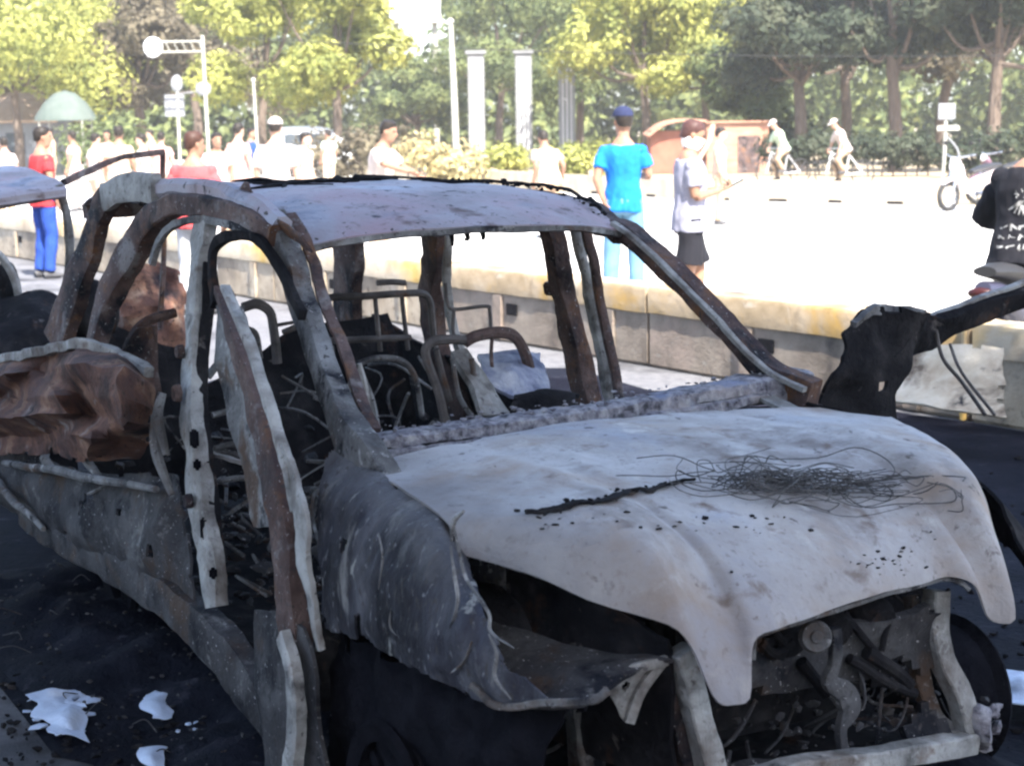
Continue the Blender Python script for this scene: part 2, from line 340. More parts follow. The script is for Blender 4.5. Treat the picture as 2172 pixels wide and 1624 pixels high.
# ---- hood: columns (y, rear x, front-edge pixel)
HC = [(-.755, (978, 1172)), (-.72, (1060, 1203)), (-.68, (1150, 1232)), (-.60, (1300, 1287)), (-.53, (1420, 1325)), (-.50, (1462, 1370)), (-.475, (1490, 1430)), (-.45, (1522, 1487)), (-.41, (1556, 1494)), (-.37, (1592, 1488)),
      (-.352, (1598, 1400)), (-.335, (1606, 1346)), (-.27, (1655, 1328)), (-.2, (1705, 1312)), (-.1, (1765, 1292)), (0, (1830, 1270)), (.1, (1892, 1252)), (.2, (1955, 1236)), (.27, (2000, 1222)), (.31, (2040, 1222)),
      (.335, (2068, 1245)), (.35, (2088, 1310)), (.375, (2112, 1330)), (.41, (2143, 1316)), (.45, (2128, 1235)), (.52, (2105, 1150)), (.60, (2078, 1075)), (.66, (2030, 1000)), (.70, (1965, 935)), (.73, (1890, 885))]
cols = []
for y, px in HC:
    E = C(px[0], px[1], 'y', y); yr = y * .93; A = Vector((-.43 + .03 * (yr / .7) ** 2, yr, .905 + .03 * (1 - (yr / .7) ** 2) + .01 * y))
    c = []
    for k in range(13):
        t = 1 - (1 - k / 12) ** 1.5; tz = t ** (2.4 + 4.2 * min(1, max(0, (abs(y) - .3) / .25)))
        edge = 0
        z = A.z + (E.z - A.z) * (tz * (1 - edge) + edge * t ** 1.3)
        z += .007 * math.exp(-((abs(y) - (.50 - .13 * t)) / .022) ** 2) * min(1, 4 * t) - .006 * math.exp(-((abs(y) - (.42 - .11 * t)) / .03) ** 2)
        tx = 1 - (1 - t) ** 1.35
        c.append(Vector((A.x + (E.x - A.x) * tx, A.y + (E.y - A.y) * t ** .8, z + .018 * math.sin(math.pi * t) * (1 - abs(y) / .8))))
    cols.append(c)
def hole(u, v, p): return noise.noise(p * 16) > .66 and v > .55
bm = bmesh.new(); sheet(bm, [[c[k] for c in cols] for k in range(13)], 3, 5, -.006, amp=.009, sc=3.4, seed=3, crease=.006)
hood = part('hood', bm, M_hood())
# folded lip under the hood's front edge
bm = bmesh.new(); lip = [c[12] + Vector((-.018, 0, -.006)) for c in cols[10:21]]
bar(bm, lip, .03, .012, n=2, amp=.004); part('front_lip', bm, M_grey(), hood)
bm = bmesh.new(); side = [c[12] + Vector((-.012, .02, .004)) for c in cols[0:6]]
bar(bm, side, .03, .01, n=3, amp=.003); part('side_lip', bm, M_grey(), hood)
# crease emboss / dent strokes on the hood skin
# ---- cowl and windscreen base
bm = bmesh.new(); y0 = -.66
cw = [C(772, 938, 'x', -.60), C(960, 915, 'x', -.58), C(1130, 893, 'x', -.57), C(1300, 868, 'x', -.57), C(1500, 832, 'x', -.58), C(1690, 800, 'x', -.62)]
bar(bm, cw, [.11, .10, .095, .095, .11, .14], [.03, .035, .04, .04, .045, .05], n=14, amp=.008, sc=20, seed=4)
bar(bm, [p + Vector((.05, 0, -.03)) for p in cw], .05, .03, n=10, amp=.01, sc=20, seed=8)
shards(bm, rng, 260, lambda: cw[0].lerp(cw[-1], rng.random()) + Vector((rng.uniform(-.06, .07), 0, rng.uniform(.0, .028))), (.004, .014), .4)
part('cowl_beam', bm, M_ashdash())
for px, w in (((935, 968), .05), ((1262, 930), .06), ((1450, 885), .03), ((1640, 850), .06)):
    bm = bmesh.new(); p = C(px[0], px[1], 'x', -.50); q = p + Vector((.10, 0, -.02)); bar(bm, [p + Vector((-.09, 0, .02)), p, q], w, .015, n=3, amp=.004); part('cowl_bracket', bm, M_pale())
bm = bmesh.new(); sheet(bm, [[(-.56, y, .90 + .03 * (1 - y * y * 2)) for y in (-.66, -.3, 0, .3, .66)], [(-.45, y, .82) for y in (-.66, -.3, 0, .3, .66)], [(-.38, y, .80) for y in (-.66, -.3, 0, .3, .66)]], 4, 3, .006, .006, 6); part('cowl_tray', bm, M_soot())
bm = bmesh.new(); sheet(bm, [[(-.40, y, .82) for y in (-.68, -.3, 0, .3, .68)], [(-.36, y, .5) for y in (-.68, -.3, 0, .3, .68)], [(-.50, y, .22) for y in (-.66, -.3, 0, .3, .66)]], 5, 5, .01, .02, 4); part('firewall', bm, M_soot())
# ---- roof
def hw(x): 
    t = [(-1.10, .495), (-1.3, .535), (-1.6, .58), (-2.1, .61), (-2.6, .61), (-2.95, .585), (-3.2, .55)]
    for (a, b), (c_, d) in zip(t, t[1:]):
        if c_ <= x <= a: return b + (d - b) * (a - x) / (a - c_)
    return t[0][1] if x > -1.1 else t[-1][1]
def rz(x):
    t = [(-1.08, 1.372), (-1.2, 1.41), (-1.35, 1.448), (-1.55, 1.475), (-2.0, 1.487), (-2.6, 1.482), (-2.95, 1.455), (-3.2, 1.41)]
    for (a, b), (c_, d) in zip(t, t[1:]):
        if c_ <= x <= a: return b + (d - b) * (a - x) / (a - c_)
    return t[0][1] if x > -1.08 else t[-1][1]
rows = []
for x in (-1.12, -1.2, -1.35, -1.55, -1.85, -2.2, -2.6, -2.9, -3.1):
    r = []
    for k in range(11):
        u = -1 + .2 * k; h = hw(x); bow = .045 * (1 - u * u) * (1 if x > -1.3 else 0)
        r.append(Vector((x + bow, h * u, rz(x) + .022 * (1 - u * u) - .012 * abs(u) ** 6)))
    rows.append(r)
bm = bmesh.new(); sheet(bm, rows, 4, 5, -.006, amp=.010, sc=2.2, seed=11, hole=lambda u, v, p: noise.noise(p * 7 + Vector((3, 1, 0))) > .62 and .35 < v < .97)
roof = part('roof', bm, M_roof())
bm = bmesh.new(); hd = [v + Vector((-.02, 0, -.008)) for v in rows[0]]
bar(bm, hd, .05, .02, n=4, amp=.004); part('header_rail', bm, M_grey(), roof)
bm = bmesh.new()
for x in (-1.75, -2.3, -2.8): bar(bm, [(x, u * hw(x) * .97, rz(x) + .022 * (1 - u * u) - .03) for u in (-1, -.5, 0, .5, 1)], .05, .018, n=3, amp=.006)
part('roof_bow', bm, M_brown(), roof)
# charred lumps and torn flaps along the roof edges
bm = bmesh.new()
tube(bm, [(x, hw(x) - .015, rz(x) + .012 + .012 * noise.noise(Vector((x * 9, 0, 0)))) for x in [-1.2 - .1 * k for k in range(18)]], .006, n=2, sides=6, amp=.008, seed=2)
shards(bm, rng, 90, lambda: (lambda x: (x, hw(x) - .02 + rng.uniform(-.03, .03), rz(x) + rng.uniform(.0, .018)))(rng.uniform(-2.9, -1.2)), (.004, .016), .6)
part('roof_moulding', bm, M_soot(), roof)
bm = bmesh.new()
for k in range(30):
    x = rng.uniform(-2.9, -1.75); y = rng.uniform(-.55, .5); p = Vector((x, y, rz(x) + .02 * (1 - (y / .6) ** 2) + .006))
    tube(bm, [p, p + Vector((rng.uniform(-.09, .09), rng.uniform(-.09, .09), rng.uniform(0, .012))), p + Vector((rng.uniform(-.16, .16), rng.uniform(-.16, .16), .004))], [.006, .009, .003], n=3, sides=5, amp=.006, seed=k)
part('charred_strips', bm, M_soot(), roof, kind='stuff')
bm = bmesh.new()
fl = CY([(488, 438), (505, 402), (530, 388), (545, 440), (600, 470), (645, 492)], -.60)
sheet(bm, [[p + Vector((0, .02, -.05)) for p in fl], [p + Vector((0, 0, -.01)) for p in fl], [p for p in fl]], 4, 3, .006, .012, 9, 5, tear=.05)
part('torn_flap', bm, M_brown(), roof); bm = bmesh.new()
sheet(bm, [[C(250, 395, 'y', -.6), C(275, 380, 'y', -.58), C(330, 385, 'y', -.58)], [C(255, 388, 'y', -.5), C(280, 372, 'y', -.45), C(340, 378, 'y', -.45)]], 4, 3, .006, .012, 9, 6)
part('torn_flap', bm, M_brown(), roof)
# hanging remains under the header
bm = bmesh.new()
for px in (955, 990, 1022):
    p = C(px, 492, 'x', -1.15); tube(bm, [p, p + Vector((-.01, .01, -.02)), C(px + rng.uniform(-4, 8), rng.uniform(505, 525), 'x', -1.15)], [.009, .007, .004], n=3, sides=6, amp=.006, seed=px)
part('melted_mirror', bm, M_soot(), roof)
# ---- right side frame (nearer the camera, on the picture's left)
def pil(name, pts, w, d, mt, up=(0, 1, 0), n=6, amp=.007, seed=0, parent=None, sc=9, rnd=.16):
    bm = bmesh.new(); bar(bm, pts, w, d, up, n, amp, sc, seed, rnd); return part(name, bm, mt, parent)
pil('window_surround', CY([(455, 650, -.725), (450, 545, -.69), (470, 508, -.675), (520, 500, -.655), (562, 520, -.64), (602, 585, -.635), (642, 670, -.65)]), [.03, .03, .03, .028, .028, .03, .03], .02, M_soot(), seed=71, amp=.005)
a_r = CY([(575, 470, -.585), (612, 545, -.58), (640, 640, -.60), (672, 730, -.625), (705, 830, -.655), (745, 930, -.68), (785, 990, -.69), (830, 1060, -.68)])
pil('front_pillar', a_r, [.09, .088, .078, .075, .078, .10, .13, .12], [.06, .06, .055, .05, .05, .06, .06, .06], M_grey(), seed=1)
pil('pillar_flange', [p + Vector((.035, .045, .02)) for p in a_r[:6]], .012, .03, M_brown(), seed=2)
rail = CY([(590, 500, -.60), (545, 470, -.615), (490, 447, -.625), (430, 436, -.635), (370, 438, -.64), (320, 468, -.65), (288, 525, -.665), (255, 580, -.69), (225, 650, -.73), (205, 735, -.78)])
pil('side_rail', rail, [.06, .06, .06, .06, .065, .085, .105, .11, .11, .12], .06, M_brown(), seed=3)
seal = CY([(578, 540, -.625), (540, 503, -.64), (490, 478, -.65), (430, 467, -.655), (378, 474, -.66), (342, 505, -.67), (322, 560, -.69)])
pil('door_seal_rail', seal, .022, .02, M_grey(), seed=4, amp=.004)
dp = CY([(290, 400, -.60), (250, 408, -.61), (218, 440, -.62), (198, 510, -.635), (172, 580, -.655), (148, 650, -.68), (120, 730, -.72)])
pil('rear_pillar', dp, [.06, .07, .10, .12, .14, .17, .20], .05, M_brown(), seed=5)
bm = bmesh.new(); cap = [C(222, 420, 'y', -.65), C(270, 398, 'y', -.65), C(330, 400, 'y', -.645)]
bar(bm, cap, .09, .035, (0, 1, 0), 5, .006); part('rail_cap', bm, M_pale())
pil('roof_side', CY([(262, 402, -.615), (330, 402, -.62), (400, 400, -.615), (470, 408, -.61), (540, 438, -.60), (600, 482, -.585)]), .06, .06, M_roof(), seed=6, rnd=.6)
b_r = CY([(432, 470, -.645), (424, 560, -.68), (420, 640, -.71), (410, 740, -.75), (405, 850, -.79), (415, 960, -.815), (430, 1080, -.83), (447, 1190, -.835), (462, 1285, -.83)])
bp = pil('door_pillar', b_r, [.12, .085, .085, .095, .105, .11, .115, .13, .09], [.04] * 9, M_pale(), seed=7, amp=.011, sc=9)
pil('pillar_edge', [p + Vector((.05, .012, 0)) for p in b_r[1:8]], .018, .035, M_soot(), seed=8, parent=bp)
pil('belt_runner', [p + Vector((-.06, .03, 0)) for p in b_r[3:]], [.05, .05, .04, .04, .05, .03], .03, M_grey(), seed=9, parent=bp, amp=.012)
for f in (.42, .52, .6, .78):
    bm = bmesh.new(); p = b_r[int(f * 8)]; lathe(bm, [(.0, .02), (.016, .02), (.02, .012), (.02, 0)], p + Vector((0, -.03, rng.uniform(-.03, .03))), (0, -1, 0), 12); part('hinge_bolt', bm, M_brown(), bp)
for (px, py), (w_, h_), y_ in (((412, 930), (.03, .05), -.838), ((418, 985), (.018, .03), -.844), ((433, 1120), (.02, .06), -.852), ((452, 1215), (.02, .03), -.858)):
    bm = bmesh.new(); box(bm, C(px, py, 'y', y_), (w_, .02, h_), bev=.006); part('latch_hole', bm, M_black(), bp)
# front door: skin gone, frame still hanging off the front pillar
door = pil('front_door', CY([(472, 618, -.80), (510, 730, -.835), (552, 870, -.86), (585, 1000, -.87), (605, 1130, -.87), (622, 1290, -.86), (640, 1400, -.85)]), [.03, .05, .075, .10, .11, .11, .08], .05, M_brown(), seed=10, amp=.01)
pil('window_channel', CY([(478, 610, -.84), (525, 720, -.87), (572, 860, -.89), (612, 990, -.905), (628, 1080, -.91)]), [.014, .016, .018, .022, .03], .025, M_pale(), parent=door, seed=11, amp=.005)
pil('door_edge', CY([(600, 940, -.905), (628, 1030, -.915), (645, 1110, -.92), (643, 1190, -.915), (662, 1280, -.90), (684, 1375, -.88)]), [.03, .06, .08, .07, .035, .015], .014, M_pale(), parent=door, seed=12, amp=.010)
bm = bmesh.new(); sheet(bm, [CY([(455, 650, -.78), (505, 650, -.80)]), CY([(460, 760, -.80), (530, 760, -.82)]), CY([(480, 880, -.82), (550, 880, -.84)]), CY([(510, 1000, -.83), (575, 1000, -.85)]), CY([(540, 1120, -.83), (598, 1120, -.85)])], 4, 5, .01, .014, 8, 4, tear=.08)
part('inner_skin', bm, M_grey(), door)
pil('door_foot', CY([(600, 1345, -.90), (622, 1420, -.905), (628, 1500, -.905), (620, 1630, -.90), (612, 1720, -.90)]), [.04, .05, .05, .055, .05], .03, M_pale(), parent=door, seed=13, amp=.006)
bm = bmesh.new(); sheet(bm, [CY([(545, 1290, -.86), (600, 1300, -.87), (640, 1330, -.87)]), CY([(540, 1450, -.86), (600, 1440, -.88), (670, 1440, -.87)]), CY([(560, 1640, -.85), (620, 1640, -.87), (690, 1640, -.86)])], 5, 5, .01, .02, 6, 4, tear=.06)
part('lower_skin', bm, M_dim(), door)
pil('regulator_bar', CY([(440, 960, -.76), (520, 980, -.78), (600, 960, -.80)]), .02, .01, M_tube(), parent=door, up=(0, 0, 1))
# sill and rear side
pil('sill', CY([(60, 1085, -.80), (110, 1125, -.81), (220, 1185, -.82), (320, 1240, -.825), (400, 1300, -.825), (470, 1370, -.82), (520, 1440, -.81), (590, 1530, -.80)]), [.10, .10, .10, .11, .12, .13, .13, .12], .07, M_dim(), seed=14, amp=.012)
bm = bmesh.new(); sheet(bm, [CY([(-30, 940, -.80), (60, 960, -.82), (140, 985, -.80), (240, 1005, -.81), (330, 1000, -.80), (385, 1010, -.79)]), CY([(-30, 1000, -.83), (60, 1020, -.85), (150, 1050, -.83), (250, 1070, -.85), (340, 1080, -.84), (395, 1110, -.82)]),
    CY([(-30, 1040, -.82), (60, 1075, -.84), (150, 1120, -.85), (250, 1150, -.86), (340, 1180, -.85), (410, 1230, -.82)]), CY([(-20, 1060, -.80), (90, 1118, -.82), (160, 1160, -.83), (260, 1205, -.83), (350, 1265, -.83), (430, 1330, -.82)])], 10, 10, .008, .010, 4, 21, tear=.05, crease=.03, hole=lambda u, v, p: noise.noise(p * 9) > .58)
part('rear_door_lower', bm, M_dim())
bm = bmesh.new(); sheet(bm, [CY([(-60, 765, -.86), (20, 758, -.85), (100, 742, -.88), (170, 732, -.86), (240, 745, -.83), (325, 790, -.80)]),
    CY([(-60, 800, -.93), (30, 795, -.97), (88, 790, -.86), (165, 770, -.98), (262, 782, -.95), (330, 830, -.83)]), CY([(-60, 850, -.86), (10, 842, -.85), (118, 838, -1.00), (175, 842, -.90), (250, 835, -1.0), (328, 870, -.86)]),
    CY([(-60, 890, -.95), (28, 885, -.99), (140, 872, -.98), (205, 880, -.86), (268, 890, -.98), (326, 905, -.84)]), CY([(-60, 930, -.88), (30, 925, -.88), (112, 920, -.90), (195, 925, -.99), (258, 930, -.88), (318, 940, -.82)]), CY([(-40, 960, -.86), (40, 965, -.92), (110, 962, -.88), (190, 978, -.92), (250, 972, -.87), (300, 970, -.80)])],
    7, 7, .005, .012, 6, 31, tear=.06, crease=.014, smooth=False)
rd = part('rear_door_skin', bm, M_rust())
pil('crushed_edge', CY([(-60, 768, -.88), (20, 760, -.88), (100, 742, -.92), (170, 732, -.89), (240, 748, -.85), (320, 790, -.82)]), .03, .03, M_pale(), parent=rd, up=(0, 0, 1), amp=.012)
bm = bmesh.new()
for a_, b_ in (((10, 980), (330, 1040)), ((-20, 1000), (90, 1120)), ((180, 950), (210, 1010)), ((100, 960), (118, 1000)), ((330, 880), (362, 1050)), ((345, 830), (350, 960))):
    p, q = C(*a_, 'y', -.87), C(*b_, 'y', -.87); tube(bm, [p, p.lerp(q, .5) + Vector((0, -.02, .01)), q], [.012, .016, .010], n=4, amp=.01, seed=a_[0])
part('door_beam', bm, M_grey())
# ---- left side frame (far side)
a_l = CY([(1275, 478, .515), (1318, 488, .53), (1365, 520, .55), (1430, 580, .58), (1500, 650, .61), (1570, 725, .645), (1640, 795, .68), (1725, 838, .72)])
pil('front_pillar', a_l, [.05, .055, .06, .06, .06, .06, .07, .09], .06, M_brown(), up=(0, 1, 0), seed=21)
pil('pillar_flange', [p + Vector((.02, -.045, .022)) for p in a_l[1:]], .014, .018, M_pale(), seed=22, amp=.004)
b_l = CY([(1165, 480, .59), (1185, 560, .62), (1200, 640, .66), (1222, 740, .70), (1240, 830, .72), (1255, 900, .73)])
pb = pil('door_pillar', b_l, [.06, .065, .075, .09, .10, .11], .06, M_brown(), seed=23, amp=.01)
pil('pillar_flange', [p + Vector((.12, .02, .015)) for p in b_l], [.02, .025, .03, .035, .04, .045], .03, M_pale(), seed=24, parent=pb)
pil('pillar_flange', [p + Vector((.17, .03, .01)) for p in b_l], .02, .03, M_brown(), seed=25, parent=pb)
bm = bmesh.new(); p = C(1168, 612, 'y', .63); box(bm, p, (.05, .03, .045), .3, .2, 0, .006); part('belt_anchor', bm, M_brown(), pb)
pil('middle_pillar', CY([(925, 480, .58), (918, 560, .61), (915, 640, .65), (930, 740, .69), (965, 840, .72), (985, 920, .73)]), [.13, .12, .13, .12, .13, .15], .05, M_brown(), seed=26, amp=.014)
pil('middle_pillar_flange', CY([(953, 500, .58), (948, 600, .62), (962, 700, .66), (1000, 800, .70), (1035, 890, .72)]), [.015, .018, .03, .05, .06], .03, M_pale(), seed=27, amp=.006)
pil('rear_pillar', CY([(738, 480, .50), (738, 560, .52), (738, 640, .56), (740, 740, .60)]), [.22, .22, .22, .24], .05, M_brown(), seed=28)
rl = [(-1.14, .52), (-1.4, .575), (-1.8, .61), (-2.4, .63), (-3.0, .59)]
pil('side_rail', [(x, y, rz(x) - .035) for x, y in rl], .05, .06, M_brown(), seed=29)
pil('rear_header', [(-3.1, y, 1.40) for y in (-.55, -.2, .2, .55)], .06, .05, M_brown(), seed=30, up=(0, 0, 1))
bm = bmesh.new()   # lower edge of the side window: belt and lower left doors
sheet(bm, [[(-3.2, .64, .93), (-2.6, .70, .82), (-2.2, .72, .76), (-1.7, .74, .72), (-1.2, .75, .70), (-.6, .74, .80)], [(-3.2, .70, .7), (-2.6, .76, .65), (-2.2, .78, .6), (-1.7, .79, .55), (-1.2, .80, .55), (-.6, .79, .6)], [(-3.2, .72, .35), (-2.6, .76, .3), (-2.2, .77, .28), (-1.7, .78, .28), (-1.2, .78, .28), (-.6, .78, .3)]], 6, 6, .01, .018, 4, 12, tear=.03)
part('left_doors_lower', bm, M_soot())
# ---- left front door, thrown open
bm = bmesh.new(); sheet(bm, [CY([(1790, 705, 1.0), (1835, 662, 1.1), (1900, 652, 1.2), (1962, 660, 1.32)]), CY([(1790, 745, .98), (1845, 720, 1.1), (1890, 715, 1.2), (1940, 722, 1.3)]), CY([(1770, 800, .93), (1830, 790, 1.05), (1880, 780, 1.16), (1918, 780, 1.26)]), CY([(1735, 850, .9), (1810, 860, 1.05), (1868, 850, 1.15), (1892, 840, 1.22)]), CY([(1750, 960, .9), (1830, 950, 1.05), (1870, 940, 1.15), (1900, 930, 1.22)])], 6, 6, .012, .016, 7, 41, tear=.04, crease=.03, hole=lambda u, v, p: (u - .62) ** 2 + ((v - .62) * .9) ** 2 < .0022)
dl = part('front_door', bm, M_soot())
bm = bmesh.new(); lo = CY([(1750, 955, .9), (1830, 945, 1.05), (1870, 935, 1.15), (1900, 925, 1.22)])
sheet(bm, [lo, [Vector((p.x, p.y, .62)) for p in lo], [Vector((p.x + .02, p.y, .36)) for p in lo]], 6, 6, .012, .016, 6, 47, tear=.05, crease=.02); part('lower_panel', bm, M_dim(), dl)
for z in (.52, .80):
    bm = bmesh.new(); bar(bm, [(-.42, .76, z), (-.55, .84, z), (lo[0].x + .02, lo[0].y + .02, z + .01)], .05, .04, (0, 0, 1), 4, .006); part('hinge', bm, M_brown(), dl)
pil('window_frame', CY([(1880, 775, 1.2), (1940, 715, 1.32), (1985, 700, 1.42), (2060, 668, 1.55), (2130, 643, 1.7), (2230, 612, 1.88)]), [.10, .115, .10, .075, .065, .055], .04, M_soot(), parent=dl, seed=42, up=(.4, .6, 0))
pil('frame_edge', [p + Vector((0, 0, .035)) for p in CY([(1930, 712, 1.3), (1985, 692, 1.42), (2060, 662, 1.55), (2130, 637, 1.7), (2230, 606, 1.88)])], .012, .02, M_pale(), parent=dl, seed=43, up=(.4, .6, 0))
pil('torn_skin', CY([(1812, 690, 1.0), (1850, 662, 1.1), (1890, 655, 1.2), (1960, 662, 1.3)]), [.02, .03, .03, .008], .02, M_grey(), parent=dl, seed=44, up=(.4, .6, 0), amp=.012)
bm = bmesh.new(); tube(bm, CY([(1985, 700, 1.4), (2000, 760, 1.4), (2040, 810, 1.4), (2090, 880, 1.4)]), .006, n=5); tube(bm, CY([(2015, 730, 1.45), (2040, 790, 1.4), (2110, 880, 1.4)]), .005, n=5); part('hanging_cable', bm, M_tube(), dl)
# left fender top: dark line running forward from the left pillar
bm = bmesh.new(); sheet(bm, [[(-.50, .70, .93), (-.15, .74, .88), (.2, .72, .80), (.45, .60, .70)], [(-.50, .80, .86), (-.15, .85, .78), (.2, .83, .68), (.45, .70, .58)], [(-.50, .84, .55), (-.15, .87, .62), (.2, .86, .60), (.45, .74, .42)]], 6, 5, .008, .02, 5, 51, tear=.06)
part('front_fender', bm, M_soot())
# ---- right front fender and wheel-arch metal
F = [[(700, 930, -.69), (755, 965, -.70), (800, 1000, -.71), (870, 1048, -.725), (935, 1090, -.735), (985, 1178, -.755)],
     [(682, 1030, -.78), (740, 1060, -.79), (800, 1090, -.80), (870, 1120, -.81), (940, 1165, -.815), (1000, 1235, -.81)],
     [(676, 1140, -.82), (735, 1170, -.84), (800, 1200, -.85), (880, 1240, -.86), (960, 1275, -.86), (1035, 1320, -.84)],
     [(684, 1250, -.83), (740, 1280, -.85), (810, 1310, -.86), (890, 1345, -.87), (985, 1380, -.87), (1075, 1400, -.84)],
     [(692, 1330, -.82), (745, 1350, -.84), (830, 1390, -.85), (935, 1448, -.86), (1050, 1494, -.85), (1170, 1492, -.82)]]
bm = bmesh.new(); sheet(bm, [CY(r) for r in F], 13, 13, .006, .009, 6, 61, crease=.011, tear=.04, hole=lambda u, v, p: noise.noise(p * 8 + Vector((1, 5, 2))) >.50 and v > .45)
fen = part('front_fender', bm, M_fender())
for pts, r in (([(960, 1100), (975, 1180), (990, 1235), (1040, 1300), (1045, 1340), (1090, 1372)], .007), ([(955, 1160), (965, 1230), (968, 1280), (950, 1340)], .008), ([(800, 1130), (812, 1180), (806, 1250)], .006), ([(985, 1085), (965, 1105), (962, 1150)], .012), ([(830, 1290), (826, 1330), (840, 1350)], .005), ([(1000, 1360), (985, 1400), (955, 1430)], .006), ([(1040, 1340), (1055, 1380), (1050, 1430), (1080, 1480)], .008)):
    bm = bmesh.new(); tube(bm, CY(pts, -.875), [r * .25] + [r * .5] * (len(pts) - 2) + [r * .2], n=6, amp=.008, seed=int(pts[0][0]), sides=6); part('torn_strip', bm, M_grey(), fen)
bm = bmesh.new(); bar(bm, CY([(1000, 1452, -.87), (1050, 1494, -.86), (1130, 1492, -.84), (1240, 1486, -.80), (1290, 1462, -.76)]), .014, .012, (0, 1, 0), 6, .005); part('arch_lip', bm, M_grey(), fen)
bm = bmesh.new(); sheet(bm, [CY([(985, 1290, -.70), (1120, 1340, -.66), (1260, 1375, -.60), (1420, 1396, -.52)]), CY([(1030, 1380, -.76), (1130, 1420, -.73), (1250, 1425, -.68), (1370, 1412, -.56)]), CY([(1060, 1490, -.80), (1150, 1490, -.78), (1240, 1484, -.74), (1300, 1450, -.66)])], 7, 7, .01, .014, 6, 71)
part('inner_fender', bm, M_dim())
bm = bmesh.new(); sheet(bm, [[(-.3, -.60, .84), (.1, -.60, .80), (.45, -.55, .74), (.62, -.5, .68)], [(-.3, -.58, .6), (.1, -.56, .58), (.45, -.52, .56), (.6, -.48, .52)], [(-.3, -.56, .38), (.1, -.52, .36), (.45, -.48, .36), (.58, -.45, .34)]], 6, 6, .01, .02, 6, 81); part('engine_bay_wall', bm, M_soot())
bm = bmesh.new(); sheet(bm, [[(-.42, -.60, .30), (-.36, -.60, .55), (-.15, -.60, .70), (.15, -.60, .70), (.36, -.60, .55)], [(-.42, -.82, .32), (-.36, -.82, .55), (-.15, -.82, .68), (.15, -.82, .68), (.34, -.80, .56)]], 5, 4, .006, .01, 6, 83); part('wheel_arch_liner', bm, M_soot())
bm = bmesh.new(); lathe(bm, [(.0, .06), (.05, .06), (.075, .04), (.08, 0), (.08, -.12)], (.05, -.56, .74), (.15, -.35, 1), 22); part('strut_tower', bm, M_fender())
bm = bmesh.new(); sheet(bm, [CY([(680, 1310, -.76), (800, 1370, -.77), (950, 1440, -.78), (1060, 1480, -.77), (1240, 1480, -.72)]), CY([(690, 1480, -.78), (800, 1510, -.80), (950, 1540, -.80), (1060, 1560, -.79), (1210, 1570, -.74)]), CY([(690, 1680, -.76), (800, 1690, -.78), (950, 1700, -.78), (1060, 1710, -.78), (1190, 1700, -.74)]), CY([(700, 1860, -.78), (800, 1860, -.80), (950, 1860, -.80), (1060, 1860, -.8), (1180, 1860, -.76)])], 10, 9, .006, .02, 6, 91, tear=.08, crease=.03); part('void_shade_sheet', bm, M_black(), fen)  # black sheet standing in for the shade in the void below the fender
# corner bracket with its round hole
bm = bmesh.new(); brk = [C(1275, 1440, 'x', .60), C(1415, 1400, 'x', .62), C(1330, 1530, 'x', .60)]
sheet(bm, [[brk[0], brk[0].lerp(brk[1], .5), brk[1]], [brk[0].lerp(brk[2], .5), C(1335, 1465, 'x', .61), brk[1].lerp(brk[2], .5)], [brk[2] + Vector((0, -.01, .01)), brk[2], brk[2] + Vector((0, .012, .012))]], 8, 8, .01, .004, 8, hole=lambda u, v, p: (u - .42) ** 2 + (v - .38) ** 2 < .010)
bar(bm, [C(1270, 1445, 'x', .61), C(1340, 1420, 'x', .63), C(1412, 1398, 'x', .63)], .02, .014, (1, 0, 0), 5, .004)
bar(bm, [C(1405, 1402, 'x', .62), C(1365, 1455, 'x', .62), C(1335, 1530, 'x', .61)], .02, .014, (1, 0, 0), 5, .004)
part('headlamp_bracket', bm, M_pale())
# ---- front end: radiator support, crossmember, loose parts
def leg(name, pts, w, d, mt, seed, up=(1, 0, 0)): return pil(name, CX(pts), w, d, mt, up=up, seed=seed, amp=.006)
leg('radiator_post', [(1440, 1375, .60), (1462, 1440, .60), (1480, 1520, .60), (1502, 1600, .60), (1530, 1700, .60), (1550, 1800, .6)], [.05, .045, .045, .05, .05, .05], .05, M_pale(), 91)
leg('radiator_post', [(1985, 1250, .46), (1982, 1330, .47), (2000, 1400, .48), (2040, 1480, .50), (2058, 1570, .50)], [.045, .045, .045, .05, .05], .05, M_pale(), 92)
leg('support_stay', [(1935, 1262, .40), (1945, 1340, .42), (1955, 1440, .44), (1985, 1520, .46), (2045, 1560, .48)], [.03, .035, .04, .04, .03], .03, M_grey(), 93)
leg('support_stay', [(1405, 1400, .56), (1425, 1480, .55), (1445, 1560, .55), (1470, 1680, .55)], [.02, .03, .03, .03], .03, M_brown(), 94)
leg('lower_crossmember', [(1560, 1660, .58), (1680, 1632, .60), (1800, 1615, .60), (1930, 1598, .56), (2060, 1575, .51)], [.04, .045, .045, .045, .05], .05, M_pale(), 95, up=(1, 0, 0))
leg('latch_post', [(1768, 1330, .56), (1770, 1400, .56), (1762, 1440, .56), (1795, 1470, .56), (1800, 1510, .56), (1782, 1545, .56), (1788, 1600, .57), (1790, 1640, .58)], [.026, .028, .034, .05, .045, .022, .02, .02], .02, M_dim(), 96)
bm = bmesh.new(); hc = C(1730, 1350, 'x', .60); lathe(bm, [(0, .016), (.012, .016), (.014, .010), (.03, .012), (.034, .004), (.034, -.012), (.02, -.025)], hc, (1, -.45, .25), 26); part('horn', bm, M_grey())
bm = bmesh.new()
